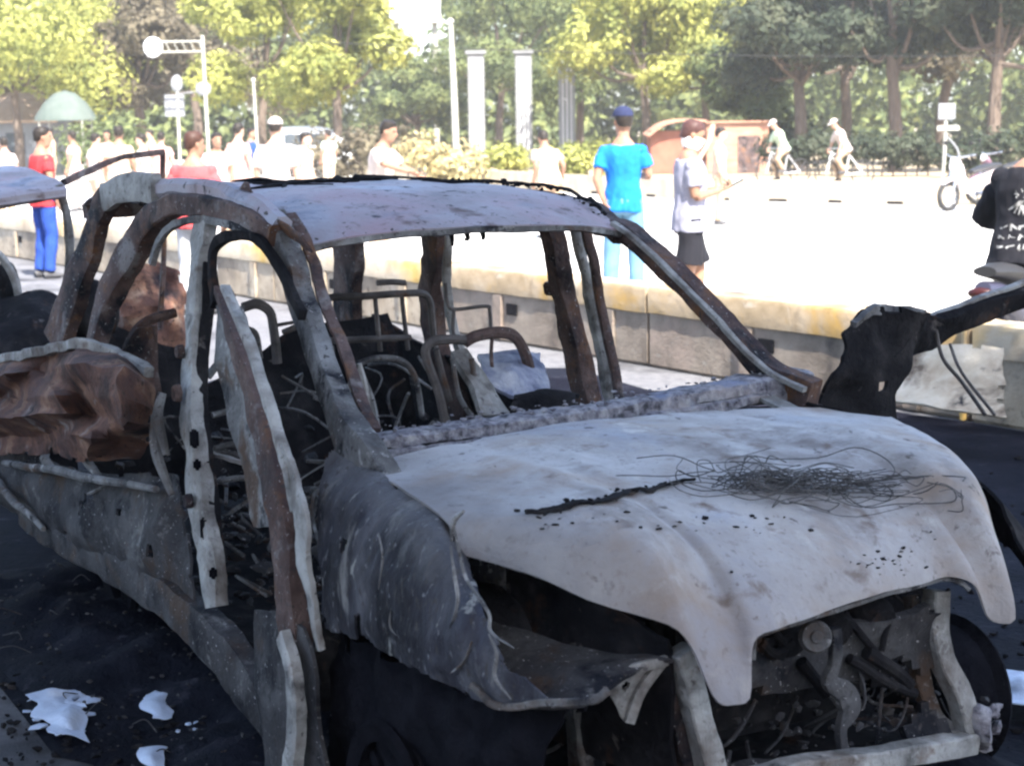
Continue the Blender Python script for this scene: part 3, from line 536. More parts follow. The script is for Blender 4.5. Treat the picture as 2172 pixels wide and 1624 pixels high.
for pts, r in (([(1640, 1345), (1660, 1370), (1650, 1400)], .01), ([(1790, 1300), (1830, 1350), (1870, 1395)], .009), ([(1900, 1290), (1880, 1340), (1870, 1380)], .007), ([(1800, 1400), (1870, 1440), (1940, 1470)], .012), ([(1840, 1380), (1900, 1420), (1930, 1450)], .016), ([(1610, 1360), (1640, 1385), (1680, 1360)], .012), ([(1700, 1400), (1730, 1440), (1750, 1470)], .014)):
    tube(bm, CX(pts, .5), r, n=5, amp=.008, seed=int(pts[0][0]))
part('engine_pipe', bm, M_soot())
bm = bmesh.new()
for k in range(90):
    p = Vector((rng.uniform(.1, .44), rng.uniform(-.42, .40), rng.uniform(.35, .72))); q = p + Vector((rng.uniform(-.12, .12), rng.uniform(-.2, .2), rng.uniform(-.16, .1)))
    tube(bm, [p, p.lerp(q, .5) + Vector((rng.uniform(-.06, .06), rng.uniform(-.06, .06), -.05)), q], rng.uniform(.0018, .0055), n=4, sides=6, amp=.012, seed=k)
shards(bm, rng, 120, lambda: (rng.uniform(.2, .52), rng.uniform(-.46, .46), rng.uniform(.28, .46)), (.005, .02), .6)
part('burnt_hoses', bm, M_dim(), kind='stuff')
bm = bmesh.new()
sheet(bm, [[(.50, y, .62) for y in (-.40, -.1, .2, .40)], [(.47, y, .45) for y in (-.40, -.1, .2, .40)], [(.52, y, .30) for y in (-.40, -.1, .2, .40)]], 9, 8, .02, .02, 7, 5, hole=lambda u, v, p: noise.noise(p * 6) > -.05)
part('radiator_core', bm, M_dim())
bm = bmesh.new()
box(bm, (.14, -.05, .52), (.42, .62, .36), .05, 0, 0, .04); box(bm, (.2, .02, .72), (.34, .44, .07), .1, 0, 0, .03); box(bm, (.1, .42, .5), (.3, .2, .3), 0, 0, 0, .03)
for k in range(4): lathe(bm, [(.045, 0), (.05, .02), (.05, .16), (.04, .18)], (.33, -.22 + .12 * k, .66), (1, 0, -.35), 12)
lathe(bm, [(.02, 0), (.09, .0), (.095, .03), (.02, .04)], (.37, -.3, .5), (0, -1, 0), 20); part('engine', bm, M_soot())
bm = bmesh.new(); ball(bm, C(2075, 1545, 'x', .50), (.05, .05, .06), 3, .03, 14, 3); shards(bm, rng, 14, lambda: C(rng.uniform(2050, 2120), rng.uniform(1490, 1590), 'x', .5), (.01, .03), .7); part('melted_corner', bm, M_ashdash())
bm = bmesh.new(); sheet(bm, [[(.52, y, .30) for y in (-.45, 0, .45)], [(.40, y, .26) for y in (-.45, 0, .45)], [(-.35, y, .24) for y in (-.5, 0, .5)]], 5, 5, .01, .02, 5); part('undertray', bm, M_soot())
# suspension seen below the fender
leg('suspension_strut', [(1235, 1470, .30), (1240, 1560, .28), (1250, 1700, .25)], [.07, .06, .06], .06, M_grey(), 97)
leg('control_arm', [(960, 1560, .05), (1040, 1610, .15), (1150, 1660, .25)], [.05, .05, .04], .04, M_brown(), 98)
# ---- floor, interior
bm = bmesh.new(); sheet(bm, [[(x, -.74, .32), (x, -.4, .26), (x, 0, .34), (x, .4, .26), (x, .74, .32)] for x in (-.5, -1.1, -1.8, -2.5, -3.3)], 6, 6, .01, .02, 5, 3); part('floor_pan', bm, M_soot())
bm = bmesh.new(); shards(bm, rng, 700, lambda: (rng.uniform(-2.9, -.5), rng.uniform(-.72, .72), .30 + rng.uniform(0, .42) ** 1.4), (.008, .04), .5); part('burnt_rubble', bm, M_dim(), kind='stuff')
bm = bmesh.new(); bar(bm, [(-.68, -.64, .78), (-.66, -.3, .80), (-.66, .1, .80), (-.68, .64, .80)], .05, .05, (0, 0, 1), 6, .01); part('dash_beam', bm, M_tube())
bm = bmesh.new(); sheet(bm, [[(-2.95, y, z) for y, z in ((-.6, .70), (-.2, .74), (.2, .92), (.6, .97))], [(-2.85, y, .6) for y in (-.65, -.2, .2, .65)], [(-2.75, y, .34) for y in (-.65, -.2, .2, .65)]], 6, 5, .012, .02, 4, 9); part('rear_bench_back', bm, M_soot())
def seat_frame(name, tubes, mt=None):
    bm = bmesh.new()
    t = None
    for pts, r, x in tubes:
        if t is not None: bm = bmesh.new()
        tube(bm, CX(pts, x), r, n=6, sides=8, amp=.003, seed=int(pts[0][0])); o = part(name if t is None else 'frame_bar', bm, mt or M_tube(), t)
        t = t or o
    return t
seat_frame('rear_seat_frame', [([(690, 640), (700, 632), (770, 628), (850, 622), (895, 622), (912, 640), (918, 690), (922, 740)], .013, -2.3), ([(795, 625), (800, 680), (806, 745)], .009, -2.3), ([(852, 622), (858, 680), (866, 742)], .009, -2.3), ([(690, 722), (780, 720), (870, 716)], .012, -2.3), ([(800, 600), (830, 598), (860, 600)], .011, -2.4)])
seat_frame('front_seat_frame', [([(945, 905), (930, 830), (905, 760), (905, 735), (920, 722), (960, 720), (985, 722)], .014, -1.15), ([(925, 740), (940, 800), (955, 850)], .010, -1.2), ([(700, 735), (705, 800), (700, 900)], .011, -1.2), ([(945, 600), (950, 640), (965, 655), (1030, 650), (1038, 660), (1042, 705)], .006, -1.5), ([(962, 655), (960, 700), (970, 730)], .006, -1.5)])
seat_frame('front_seat_frame', [([(985, 725), (1010, 712), (1055, 705), (1090, 712), (1112, 745), (1125, 790), (1138, 830)], .018, -1.25), ([(1045, 705), (1042, 760), (1048, 820)], .006, -1.25)], M_brown())
seat_frame('rear_seat_frame', [([(515, 652), (545, 645), (572, 662), (580, 700), (588, 770)], .016, -2.0), ([(585, 690), (620, 684), (640, 680)], .006, -2.0)])
seat_frame('rear_seat_frame', [([(270, 740), (290, 700), (320, 678), (372, 664)], .017, -2.35), ([(325, 690), (326, 760), (330, 830)], .014, -2.35)], M_brown())
seat_frame('rear_seat_frame', [([(600, 705), (640, 690), (668, 700), (676, 740), (684, 800)], .010, -1.9), ([(470, 720), (500, 700), (540, 705), (552, 760)], .010, -2.1)], M_grey())
seat_frame('front_seat_frame', [([(800, 905), (790, 850), (770, 800), (760, 770)], .010, -1.0), ([(760, 772), (800, 760), (850, 765), (880, 800), (895, 880)], .009, -1.05), ([(1000, 760), (1010, 820), (1040, 890)], .009, -1.15), ([(960, 760), (975, 840), (1010, 895)], .008, -1.1)], M_grey())
seat_frame('front_seat_frame', [([(440, 800), (470, 770), (520, 775), (560, 820), (575, 900)], .012, -1.5), ([(450, 880), (500, 870), (560, 880)], .009, -1.5), ([(455, 950), (510, 940), (570, 955)], .009, -1.45), ([(460, 1020), (515, 1012), (575, 1025)], .009, -1.4)], M_grey())
bm = bmesh.new(); sheet(bm, [CX([(262, 735), (285, 695), (320, 690)], -2.3), CX([(255, 770), (285, 760), (330, 770)], -2.3), CX([(300, 860), (325, 860), (345, 860)], -2.2)], 5, 5, .012, .01, 8); part('rear_seat_side', bm, M_brown())
bm = bmesh.new(); sheet(bm, [CX([(955, 755, -1.25), (985, 748, -1.25)]), CX([(985, 810, -1.15), (1030, 815, -1.15)]), CX([(1020, 890, -1.05), (1085, 892, -1.05)])], 5, 5, .02, .008, 8, 2); part('seat_side_panel', bm, M_pale())
bm = bmesh.new(); sheet(bm, [CX([(1010, 752, -1.35), (1070, 742, -1.35), (1150, 745, -1.35)]), CX([(1030, 800, -1.2), (1090, 785, -1.2), (1162, 800, -1.2)]), CX([(1080, 832, -1.15), (1120, 830, -1.15), (1160, 832, -1.15)])], 7, 6, .012, .018, 9, 6); part('seat_cushion_pan', bm, noisy('bluish_ash', [(.3, (.10, .12, .20)), (.5, (.32, .34, .44)), (.7, (.55, .56, .60))], 12, .85, bump=.6))
bm = bmesh.new(); sheet(bm, [CX([(1088, 838), (1130, 830), (1180, 826), (1228, 832)], -.92), CX([(1092, 845), (1130, 838), (1180, 834), (1230, 838)], -.84), CX([(1088, 870), (1130, 868), (1180, 864), (1232, 866)], -.82), CX([(1095, 905), (1130, 900), (1180, 896), (1228, 895)], -.84)], 6, 6, .012, .012, 9, 3, tear=.05); part('centre_console', bm, M_soot())
bm = bmesh.new(); tube(bm, CX([(760, 770), (770, 830), (785, 920)], -.75), [.006, .014, .010], n=5, amp=.006); tube(bm, CX([(752, 790), (738, 830)], -.78), .008, n=4); part('steering_column', bm, M_pale())
bm = bmesh.new()
for k in range(80):
    p = Vector((rng.uniform(-2.6, -.75), rng.uniform(-.68, .6), rng.uniform(.35, .75)))
    q = p + Vector((rng.uniform(-.25, .25), rng.uniform(-.25, .25), rng.uniform(-.1, .3))); tube(bm, [p, p.lerp(q, .5) + Vector((rng.uniform(-.08, .08), rng.uniform(-.08, .08), .05)), q], rng.uniform(.003, .007), n=4, sides=5)
part('seat_springs', bm, M_grey(), kind='stuff')
for sx, nm in ((-.62, 0), (-.15, 0)):
    pass
bm = bmesh.new()
for px, py in ((1010, 1165), (0, 0)): pass
bm.free()
# ---- wheels (tyres burnt away)
def wheel(x, y, parent=car):
    s = 1 if y > 0 else -1
    bm = bmesh.new(); lathe(bm, [(.15, .09), (.19, .10), (.20, .085), (.18, .06), (.18, -.06), (.20, -.085), (.19, -.10), (.15, -.09)], (x, y, .21), (0, 1, 0), 30, ring=True); w = part('wheel', bm, M_black(), parent)
    bm = bmesh.new()
    for k in range(10):
        a = k * math.pi / 5; bar(bm, [Vector((x, y + s * .06, .21)) + Vector((math.cos(a), 0, math.sin(a))) * r for r in (.03, .1, .165)], .03, .02, (0, 1, 0), 2)
    lathe(bm, [(0, .03), (.045, .03), (.05, 0), (.05, -.03)], (x, y + s * .05, .21), (0, s, 0), 16); part('spokes', bm, M_black(), w)
    bm = bmesh.new(); lathe(bm, [(.05, .01), (.13, .01), (.13, -.01), (.05, -.01)], (x, y - s * .03, .21), (0, 1, 0), 24, ring=True); part('brake_disc', bm, M_soot(), w)
for x, y in ((0, -.74), (0, .74), (-2.55, -.56), (-2.55, .56)): wheel(x, y)
# ---- loose things lying on the car
def hood_z(x, y):
    best = min((v for c in cols for v in c), key=lambda v: (v.x - x) ** 2 + (v.y - y) ** 2); return best.z
from mathutils.bvhtree import BVHTree
HT = BVHTree.FromPolygons([v.co for v in hood.data.vertices], [p.vertices[:] for p in hood.data.polygons])
def on_hood(px, py, lift=0):
    r = ((px - IW / 2) / FPX) * CRT + ((IH / 2 - py) / FPX) * CUP + CFW; h = HT.ray_cast(Vector((*CAR_C, CAM_H)), r)
    return (h[0] if h[0] else C(px, py, 'z', .85)) + Vector((0, 0, lift))
M_wire = noisy('charred_wire', [(.3, (.03, .03, .032)), (.6, (.10, .095, .095)), (.8, (.2, .19, .19))], 14, .7)
bm = bmesh.new()
for k in range(72):
    u = rng.random(); loose = k % 2; cx = 1640 + 230 * u * u + rng.gauss(0, 45 + 50 * loose); cyy = 1026 + 20 * u + rng.gauss(0, 8 + 10 * loose); rx, ry = rng.uniform(30, 120 + 60 * loose), rng.uniform(4, 14 + 24 * loose) * (1 - .3 * u); ph = rng.uniform(0, 6.28); n = rng.randint(5, 11); turn = rng.uniform(.4, 1.1) * math.pi * 2
    pts = []
    for i in range(n):
        a = ph + turn * i / n; pts.append(on_hood(min(2040, cx + rx * math.cos(a) + rng.gauss(0, 7)), cyy + ry * math.sin(a) + rng.gauss(0, 4), rng.uniform(.004, .035)))
    tube(bm, pts, rng.uniform(.0008, .0015), n=4, sides=5, amp=.004, seed=k)
o = obj('wire_tangle', bm, M_wire, car); o.parent = None; o.location = CAR_LOC; o.rotation_euler = (0, 0, CAR_ROT); tag(o, 'tangle of thin charred wires lying on the ash white hood', 'wire')
bm = bmesh.new(); P_ = [on_hood(1118 + 36 * k, 1095 - 7.6 * k + (4 if k % 3 else -2), .006) for k in range(11)]
bar(bm, P_, [.008, .014, .02, .022, .022, .02, .018, .016, .013, .009, .005], .008, (0, 0, 1), 3, .007, 30); shards(bm, rng, 40, lambda: P_[rng.randrange(9)] + Vector((rng.uniform(-.03, .03), rng.uniform(-.04, .04), .002)), (.003, .011), .5)
o = obj('burnt_strip', bm, M_soot(), car); o.parent = None; o.location = CAR_LOC; o.rotation_euler = (0, 0, CAR_ROT); tag(o, 'long black charred strip lying across the middle of the hood', 'strip')
bm = bmesh.new()
def flk():
    z = rng.random()
    if z < .35: a = (rng.uniform(1290, 1680), rng.gauss(1112, 12))
    elif z < .6: a = (rng.gauss(1890, 35), rng.gauss(1190, 14))
    elif z < .72: a = (rng.gauss(1920, 8), rng.uniform(1160, 1225))
    elif z < .85: a = (rng.uniform(1120, 1320), rng.gauss(1095, 12))
    else: a = (rng.uniform(950, 2000), rng.uniform(930, 1230))
    return on_hood(*a, .002)
shards(bm, rng, 75, flk, (.002, .010), .3)
o = obj('char_flakes', bm, M_soot(), car); o.parent = None; o.location = CAR_LOC; o.rotation_euler = (0, 0, CAR_ROT); tag(o, 'small black char flakes scattered over the hood', 'debris', kind='stuff')
# ---- second wreck behind, at the left edge
M_w2 = M_brown()
wr = thing('burnt_car', 'second burnt-out car behind the first, cut off by the left edge', 'car', CAR_LOC, CAR_ROT)
X2 = -4.6
def CX2(p, x=X2): return CX(p, x)
bm = bmesh.new(); ra = CX2([(-500, 470), (-250, 440), (-80, 425), (0, 412), (70, 400), (135, 388)])
sheet(bm, [[p + Vector((-1.2, 0, .06)) for p in ra], [p + Vector((-.5, 0, .05)) for p in ra], ra, [p + Vector((.06, 0, -.05)) for p in ra]], 5, 5, .02, .012, 4, 3); obj('roof', bm, M_roof(), wr)
bm = bmesh.new(); bar(bm, CX2([(125, 392), (140, 450), (148, 540), (140, 640), (120, 760)]), [.035, .035, .035, .04, .06], .04, (1, 0, 0), 5, .005); obj('front_pillar', bm, M_grey(), wr)
bm = bmesh.new(); bar(bm, CX2([(-40, 445), (60, 425), (128, 415)]), .03, .03, (1, 0, 0), 5, .005); obj('window_frame', bm, M_grey(), wr)
bm = bmesh.new(); bar(bm, [C(135, 388, 'x', -4.7), C(190, 362, 'x', -4.9), C(255, 335, 'x', -5.1), C(345, 322, 'x', -5.3)], [.03, .03, .025, .03], .03, (1, 0, 0), 6, .004)
bar(bm, CX([(345, 322), (346, 400), (348, 520), (340, 700)], -5.3), .022, .03, (1, 0, 0), 4, .003); obj('open_door_frame', bm, M_brown(), wr)
bm = bmesh.new(); sheet(bm, [CX([(-400, 640), (-100, 640), (0, 625), (60, 615), (120, 610), (150, 640)], -4.5), CX([(-400, 690), (-100, 690), (0, 680), (60, 660), (110, 665), (160, 690)], -4.0), CX([(-400, 800), (-100, 780), (0, 760), (60, 760), (110, 760), (160, 780)], -3.8), CX([(-400, 1000), (-100, 1000), (0, 1000), (60, 1000), (110, 1000), (160, 1000)], -3.75)], 6, 6, .02, .04, 4, 13); obj('crushed_front', bm, M_soot(), wr)
bm = bmesh.new(); tube(bm, CX([(-60, 520), (-10, 535), (22, 575), (38, 620), (36, 650)], -4.4), .018, n=6, amp=.004); obj('bent_rim', bm, M_pale(), wr)
bm = bmesh.new(); ball(bm, C(15, 600, 'x', -4.5), (.05, .06, .09), 3, .02, 9); obj('melted_lump', bm, M_soot(), wr); bm = bmesh.new(); ball(bm, C(75, 640, 'x', -4.35), (.08, .10, .05), 3, .03, 9); obj('melted_lump', bm, M_soot(), wr); bm = bmesh.new(); ball(bm, C(200, 660, 'x', -4.6), (.1, .12, .12), 3, .05, 7, 4); obj('melted_dash', bm, M_soot(), wr)
bm = bmesh.new(); sheet(bm, [CX([(-300, 690), (60, 655), (230, 690), (420, 745)], -4.6), CX([(-300, 760), (60, 740), (230, 760), (420, 790)], -4.6), CX([(-300, 950), (60, 930), (230, 950), (420, 950)], -4.6)], 5, 5, .02, .03, 4, 15); obj('bumper_beam', bm, M_soot(), wr)
bm = bmesh.new(); lathe(bm, [(.15, .09), (.19, .10), (.2, .085), (.18, .06), (.18, -.06), (.2, -.085), (.19, -.1), (.15, -.09)], C(60, 990, 'x', -4.9) * 1, (0, 1, 0), 24, ring=True)
for v in bm.verts: v.co.z += .2 - C(60, 990, 'x', -4.9).z
obj('wheel', bm, M_soot(), wr)
# tan burnt heap between the wrecks, seen through the right side windows
bm = bmesh.new(); hp = wat(300, 660, 9.6)
sheet(bm, [[(-.22, -.05, .16), (-.1, 0, .26), (.05, .0, .28), (.2, .05, .2)], [(-.26, -.1, 0), (-.1, -.16, .05), (.08, -.14, .06), (.24, 0, .02)], [(-.28, -.1, -.14), (-.1, -.18, -.16), (.08, -.15, -.15), (.26, 0, -.16)], [(-.3, 0, -.6), (-.1, -.05, -.62), (.08, -.05, -.62), (.28, .05, -.6)]], 8, 8, .01, .01, 4, 6, crease=.06, tear=.05); Rz = Matrix.Rotation(.2, 4, 'Z'); bmesh.ops.transform(bm, matrix=Rz, verts=bm.verts)
o = obj('rusted_panel', bm, M_rust()); o.location = (hp.x, hp.y, hp.z); tag(o, 'crumpled orange brown panel standing between the wrecks, seen through the right rear window opening', 'panel')
bm = bmesh.new(); pn = [wat(1935, 742, 9.55), wat(2040, 735, 9.35), wat(2128, 742, 9.25)]; pm = [wat(1915, 800, 9.4), wat(2030, 800, 9.2), wat(2130, 805, 9.05)]; pb_ = [wat(1890, 852, 9.25), wat(2010, 872, 9.0), wat(2132, 890, 8.85)]; c0 = pm[1].copy()
sheet(bm, [[p - c0 for p in q] for q in (pn, pm, pb_)], 9, 9, .012, .012, 6, 5, tear=.06, crease=.02); o = obj('scorched_panel', bm, noisy('scorched_cream_panel', [(.3, (.22, .17, .12)), (.5, (.40, .35, .27)), (.7, (.50, .46, .38))], 4, .8, bump=.4, layers=[((.10, .075, .055), 3, .54, .66), (SOOT, 7, .60, .70)])); o.location = c0; tag(o, 'bent cream scorched panel leaning on the barrier under the black door arm', 'panel')
# ---- debris on the near ground
M_white = noisy('bluish_white', [(.3, (.40, .46, .58)), (.7, (.58, .66, .80))], 6, .7, bump=.4)
def ground_patch(pxs, label, z=.03, amp=.03, lift=.0):  # thin ragged bluish white patch lying on the ground
    c = sum((wz(*p, z) for p in pxs), Vector()) / len(pxs); bm = bmesh.new(); P_ = [wz(*p, z) - c for p in pxs]
    sheet(bm, [[P_[0], P_[0].lerp(P_[1], .5), P_[1]], [P_[0].lerp(P_[3], .5), Vector((0, 0, .012)), P_[1].lerp(P_[2], .5)], [P_[3], P_[3].lerp(P_[2], .5), P_[2]]], 9, 9, .003, amp, 9, int(c.x * 50))
    for v in bm.verts: q = noise.noise_vector(v.co * 11 + c) * .035; v.co.x += q.x; v.co.y += q.y
    o = obj('pale_patch', bm, M_white); o.location = (c.x, c.y, c.z + lift); return tag(o, label, 'sheet')
ground_patch([(310, 1470), (365, 1450), (370, 1520), (315, 1525)], 'bright bluish white patch on black ground left of the sill', .03, .008)
ground_patch([(60, 1470), (170, 1460), (190, 1570), (110, 1560)], 'ragged bluish white patch at the edge of the burnt patch, lower left', .03, .02)
ground_patch([(300, 1590), (350, 1585), (355, 1625), (310, 1625)], 'small bluish white patch at the bottom edge, left of the door foot', .03, .01)
ground_patch([(2085, 1410), (2230, 1430), (2260, 1540), (2100, 1470)], 'large white sheet on the ground right of the radiator post', .06, .03)
bm = bmesh.new()
def grit():
    z = rng.random()
    p = wz(rng.uniform(-20, 560), rng.uniform(1330, 1640)) if z < .75 else wz(rng.uniform(1950, 2200), rng.uniform(950, 1600))
    return (p.x, p.y, .015)
shards(bm, rng, 420, grit, (.004, .022), .5); tag(obj('ground_debris', bm, M_soot()), 'fine burnt rubble scattered on the black ground', 'debris', kind='stuff')
bm = bmesh.new(); shards(bm, rng, 26, lambda: (lambda p: (p.x, p.y, .02))(wz(rng.gauss(130, 40), rng.gauss(1520, 25))), (.012, .04), .25); shards(bm, rng, 9, lambda: (lambda p: (p.x, p.y, .03))(wz(rng.gauss(85, 20), rng.gauss(1142, 10))), (.012, .035), .4); shards(bm, rng, 18, lambda: (lambda p: (p.x, p.y, .02))(wz(rng.gauss(395, 30), rng.gauss(1550, 40))), (.006, .02), .25)
tag(obj('white_fragments', bm, M_white), 'bits of white broken plastic on the soot at lower left', 'debris', kind='stuff')

bm = bmesh.new(); gr = {}
for i in range(70):
    for j in range(46):
        x, y = -3.5 + 4.1 * i / 69, -1.15 + 2.1 * j / 45; e = min(1, min(x + 3.5, .6 - x, y + 1.15, .95 - y) * 3.2); q = Vector((x, y, 0))
        gr[i, j] = bm.verts.new((x, y, .004 + e * max(0, .07 + .10 * noise.noise(q * 1.6) + .06 * noise.noise(q * 5) + .03 * noise.noise(q * 14) + .015 * noise.noise(q * 34))))
for i in range(69):
    for j in range(45): bm.faces.new((gr[i, j], gr[i + 1, j], gr[i + 1, j + 1], gr[i, j + 1]))
o = obj('ash_heap', bm, M_scorch, car); o.parent = None; o.location = CAR_LOC + Vector((0, 0, .006)); o.rotation_euler = (0, 0, CAR_ROT); tag(o, 'black ash and clinker heaped on the ground under the burnt car', 'ash', kind='stuff')

HB = BVHTree.FromPolygons([v.co for v in o.data.vertices], [p.vertices[:] for p in o.data.polygons])
bm = bmesh.new()
def gp():
    while True:
        p = Vector((rng.uniform(-3.4, .5), rng.uniform(-1.1, -.3), 1)); h = HB.ray_cast(p, Vector((0, 0, -1)))
        if h[0]: return h[0] + Vector((0, 0, .004))
shards(bm, rng, 500, gp, (.003, .013), .5)
for k in range(40):
    p = gp(); q = p + Vector((rng.uniform(-.12, .12), rng.uniform(-.12, .12), .01)); tube(bm, [p, p.lerp(q, .5) + Vector((rng.uniform(-.04, .04), rng.uniform(-.04, .04), .02)), q], .002, n=4, sides=5, amp=.006, seed=k)
g = obj('burnt_grit', bm, M_dim(), car); g.parent = None; g.location = o.location; g.rotation_euler = (0, 0, CAR_ROT); tag(g, 'grey burnt grit and wire bits on the black ash beside the sill', 'debris', kind='stuff')
# ================================================================== people
def ering(bm, c, s, u, ra, rb, n=14):
    return [bm.verts.new(c + s * (math.cos(2 * math.pi * k / n) * ra) + u * (math.sin(2 * math.pi * k / n) * rb)) for k in range(n)]
def etube(bm, pts, rad, side=None, n=4, sides=14, infl=0.0):
    """tapering limb: rad list of (ra, rb); side = direction of ra"""
    P = crom(pts, n); RR = crom([(a[0], a[1], 0) if isinstance(a, (tuple, list)) else (a, a, 0) for a in rad], n); rings = []
    for i, p in enumerate(P):
        t = (P[min(i + 1, len(P) - 1)] - P[max(i - 1, 0)]).normalized(); s = Vector(side) if side is not None else t.orthogonal()
        s = s - t * s.dot(t); s = s.normalized() if s.length > 1e-4 else t.orthogonal().normalized(); u = s.cross(t)
        rings.append(ering(bm, p, s, u, RR[i][0] + infl, RR[i][1] + infl, sides))
    loft(bm, rings)
def remesh(bm, vox, smooth=3):
    """union of overlapping closed pieces as one continuous surface"""
    me = bpy.data.meshes.new('tmp'); bmesh.ops.recalc_face_normals(bm, faces=bm.faces); bm.to_mesh(me); bm.free(); o = bpy.data.objects.new('tmp', me); COL.objects.link(o)
    md = o.modifiers.new('r', 'REMESH'); md.mode = 'VOXEL'; md.voxel_size = vox
    sm = o.modifiers.new('s', 'SMOOTH'); sm.factor = .5; sm.iterations = smooth
    dg = bpy.context.evaluated_depsgraph_get(); out = bpy.data.meshes.new_from_object(o.evaluated_get(dg)); bpy.data.objects.remove(o); bpy.data.meshes.remove(me)
    b = bmesh.new(); b.from_mesh(out); bpy.data.meshes.remove(out); return b
def hand(bm, wrist, d, palm_n, sc=1.0, curl=.35, thumb_side=1, hold=False):
    """palm, five separate bent fingers and a thumb from the palm's side"""
    d = d.normalized(); nn = (palm_n - d * palm_n.dot(d)).normalized(); s = d.cross(nn) * thumb_side
    etube(bm, [wrist - d * .02 * sc, wrist + d * .03 * sc, wrist + d * .085 * sc], [(.026 * sc, .018 * sc), (.038 * sc, .016 * sc), (.040 * sc, .013 * sc)], s, 3, 10)
    cu = 1.0 if hold else curl
    for k, (o_, L) in enumerate(((.030, .070), (.010, .080), (-.010, .075), (-.029, .058))):
        p = wrist + d * .082 * sc + s * o_ * sc; pts = [p]; a = .15
        for j in range(3):
            a += cu * (.5 + .1 * k); p = p + (d * math.cos(a) + nn * math.sin(a)) * (L * sc * (.45, .32, .23)[j]); pts.append(p)
        etube(bm, pts, [.0088 * sc, .0085 * sc, .008 * sc, .006 * sc], s, 2, 8)
    p = wrist + d * .03 * sc + s * .034 * sc
    etube(bm, [p, p + (d * .6 + s * .7) * .03 * sc, p + (d * .85 + s * .5 + nn * .3) * .06 * sc], [.011 * sc, .010 * sc, .007 * sc], nn, 2, 8)
def head_mesh(bm, c, f, up, sc, infl=0):
    s = f.cross(up).normalized()
    pr = [(-.125, .040, .050, .018), (-.105, .056, .072, .012), (-.06, .066, .085, .006), (0, .074, .096, 0), (.05, .075, .098, -.004), (.09, .062, .082, -.006), (.112, .034, .045, -.006)]
    rings = []
    for z, a, b, off in pr: rings.append(ering(bm, c + up * z * sc + f * off * sc, s, f, a * sc + infl, b * sc + infl, 18))
    loft(bm, rings)
    if infl: return
    n0 = c + f * .090 * sc + up * .012 * sc
    etube(bm, [n0, n0 + f * .012 * sc - up * .022 * sc, n0 + f * .020 * sc - up * .042 * sc, n0 - up * .052 * sc], [.009 * sc, .011 * sc, .016 * sc, .012 * sc], s, 3, 10)
    etube(bm, [c + f * .080 * sc - up * .068 * sc - s * .025 * sc, c + f * .093 * sc - up * .068 * sc, c + f * .080 * sc - up * .068 * sc + s * .025 * sc], [.006 * sc, .010 * sc, .006 * sc], up, 3, 8)
    for k in (-1, 1): ball(bm, c + s * k * .078 * sc - up * .008 * sc - f * .008 * sc, (.012 * sc, .02 * sc, .032 * sc), 2)
SKIN = noisy('warm_brown_skin', [(.3, (.20, .11, .075)), (.7, (.27, .155, .105))], 30, .55)
SKIN2 = noisy('light_tan_skin', [(.3, (.36, .22, .16)), (.7, (.44, .28, .21))], 30, .55)
EYE = mat('dark_eye', (.02, .015, .012), .3); HAIR = noisy('black_hair', [(.3, (.008, .007, .007)), (.7, (.03, .024, .02))], 60, .5)
def cloth(name, rgb, rough=.9):
    d = tuple(c * .78 for c in rgb); return noisy(name, [(.3, d), (.65, rgb)], 9, rough, bump=.25, bump_scale=14)
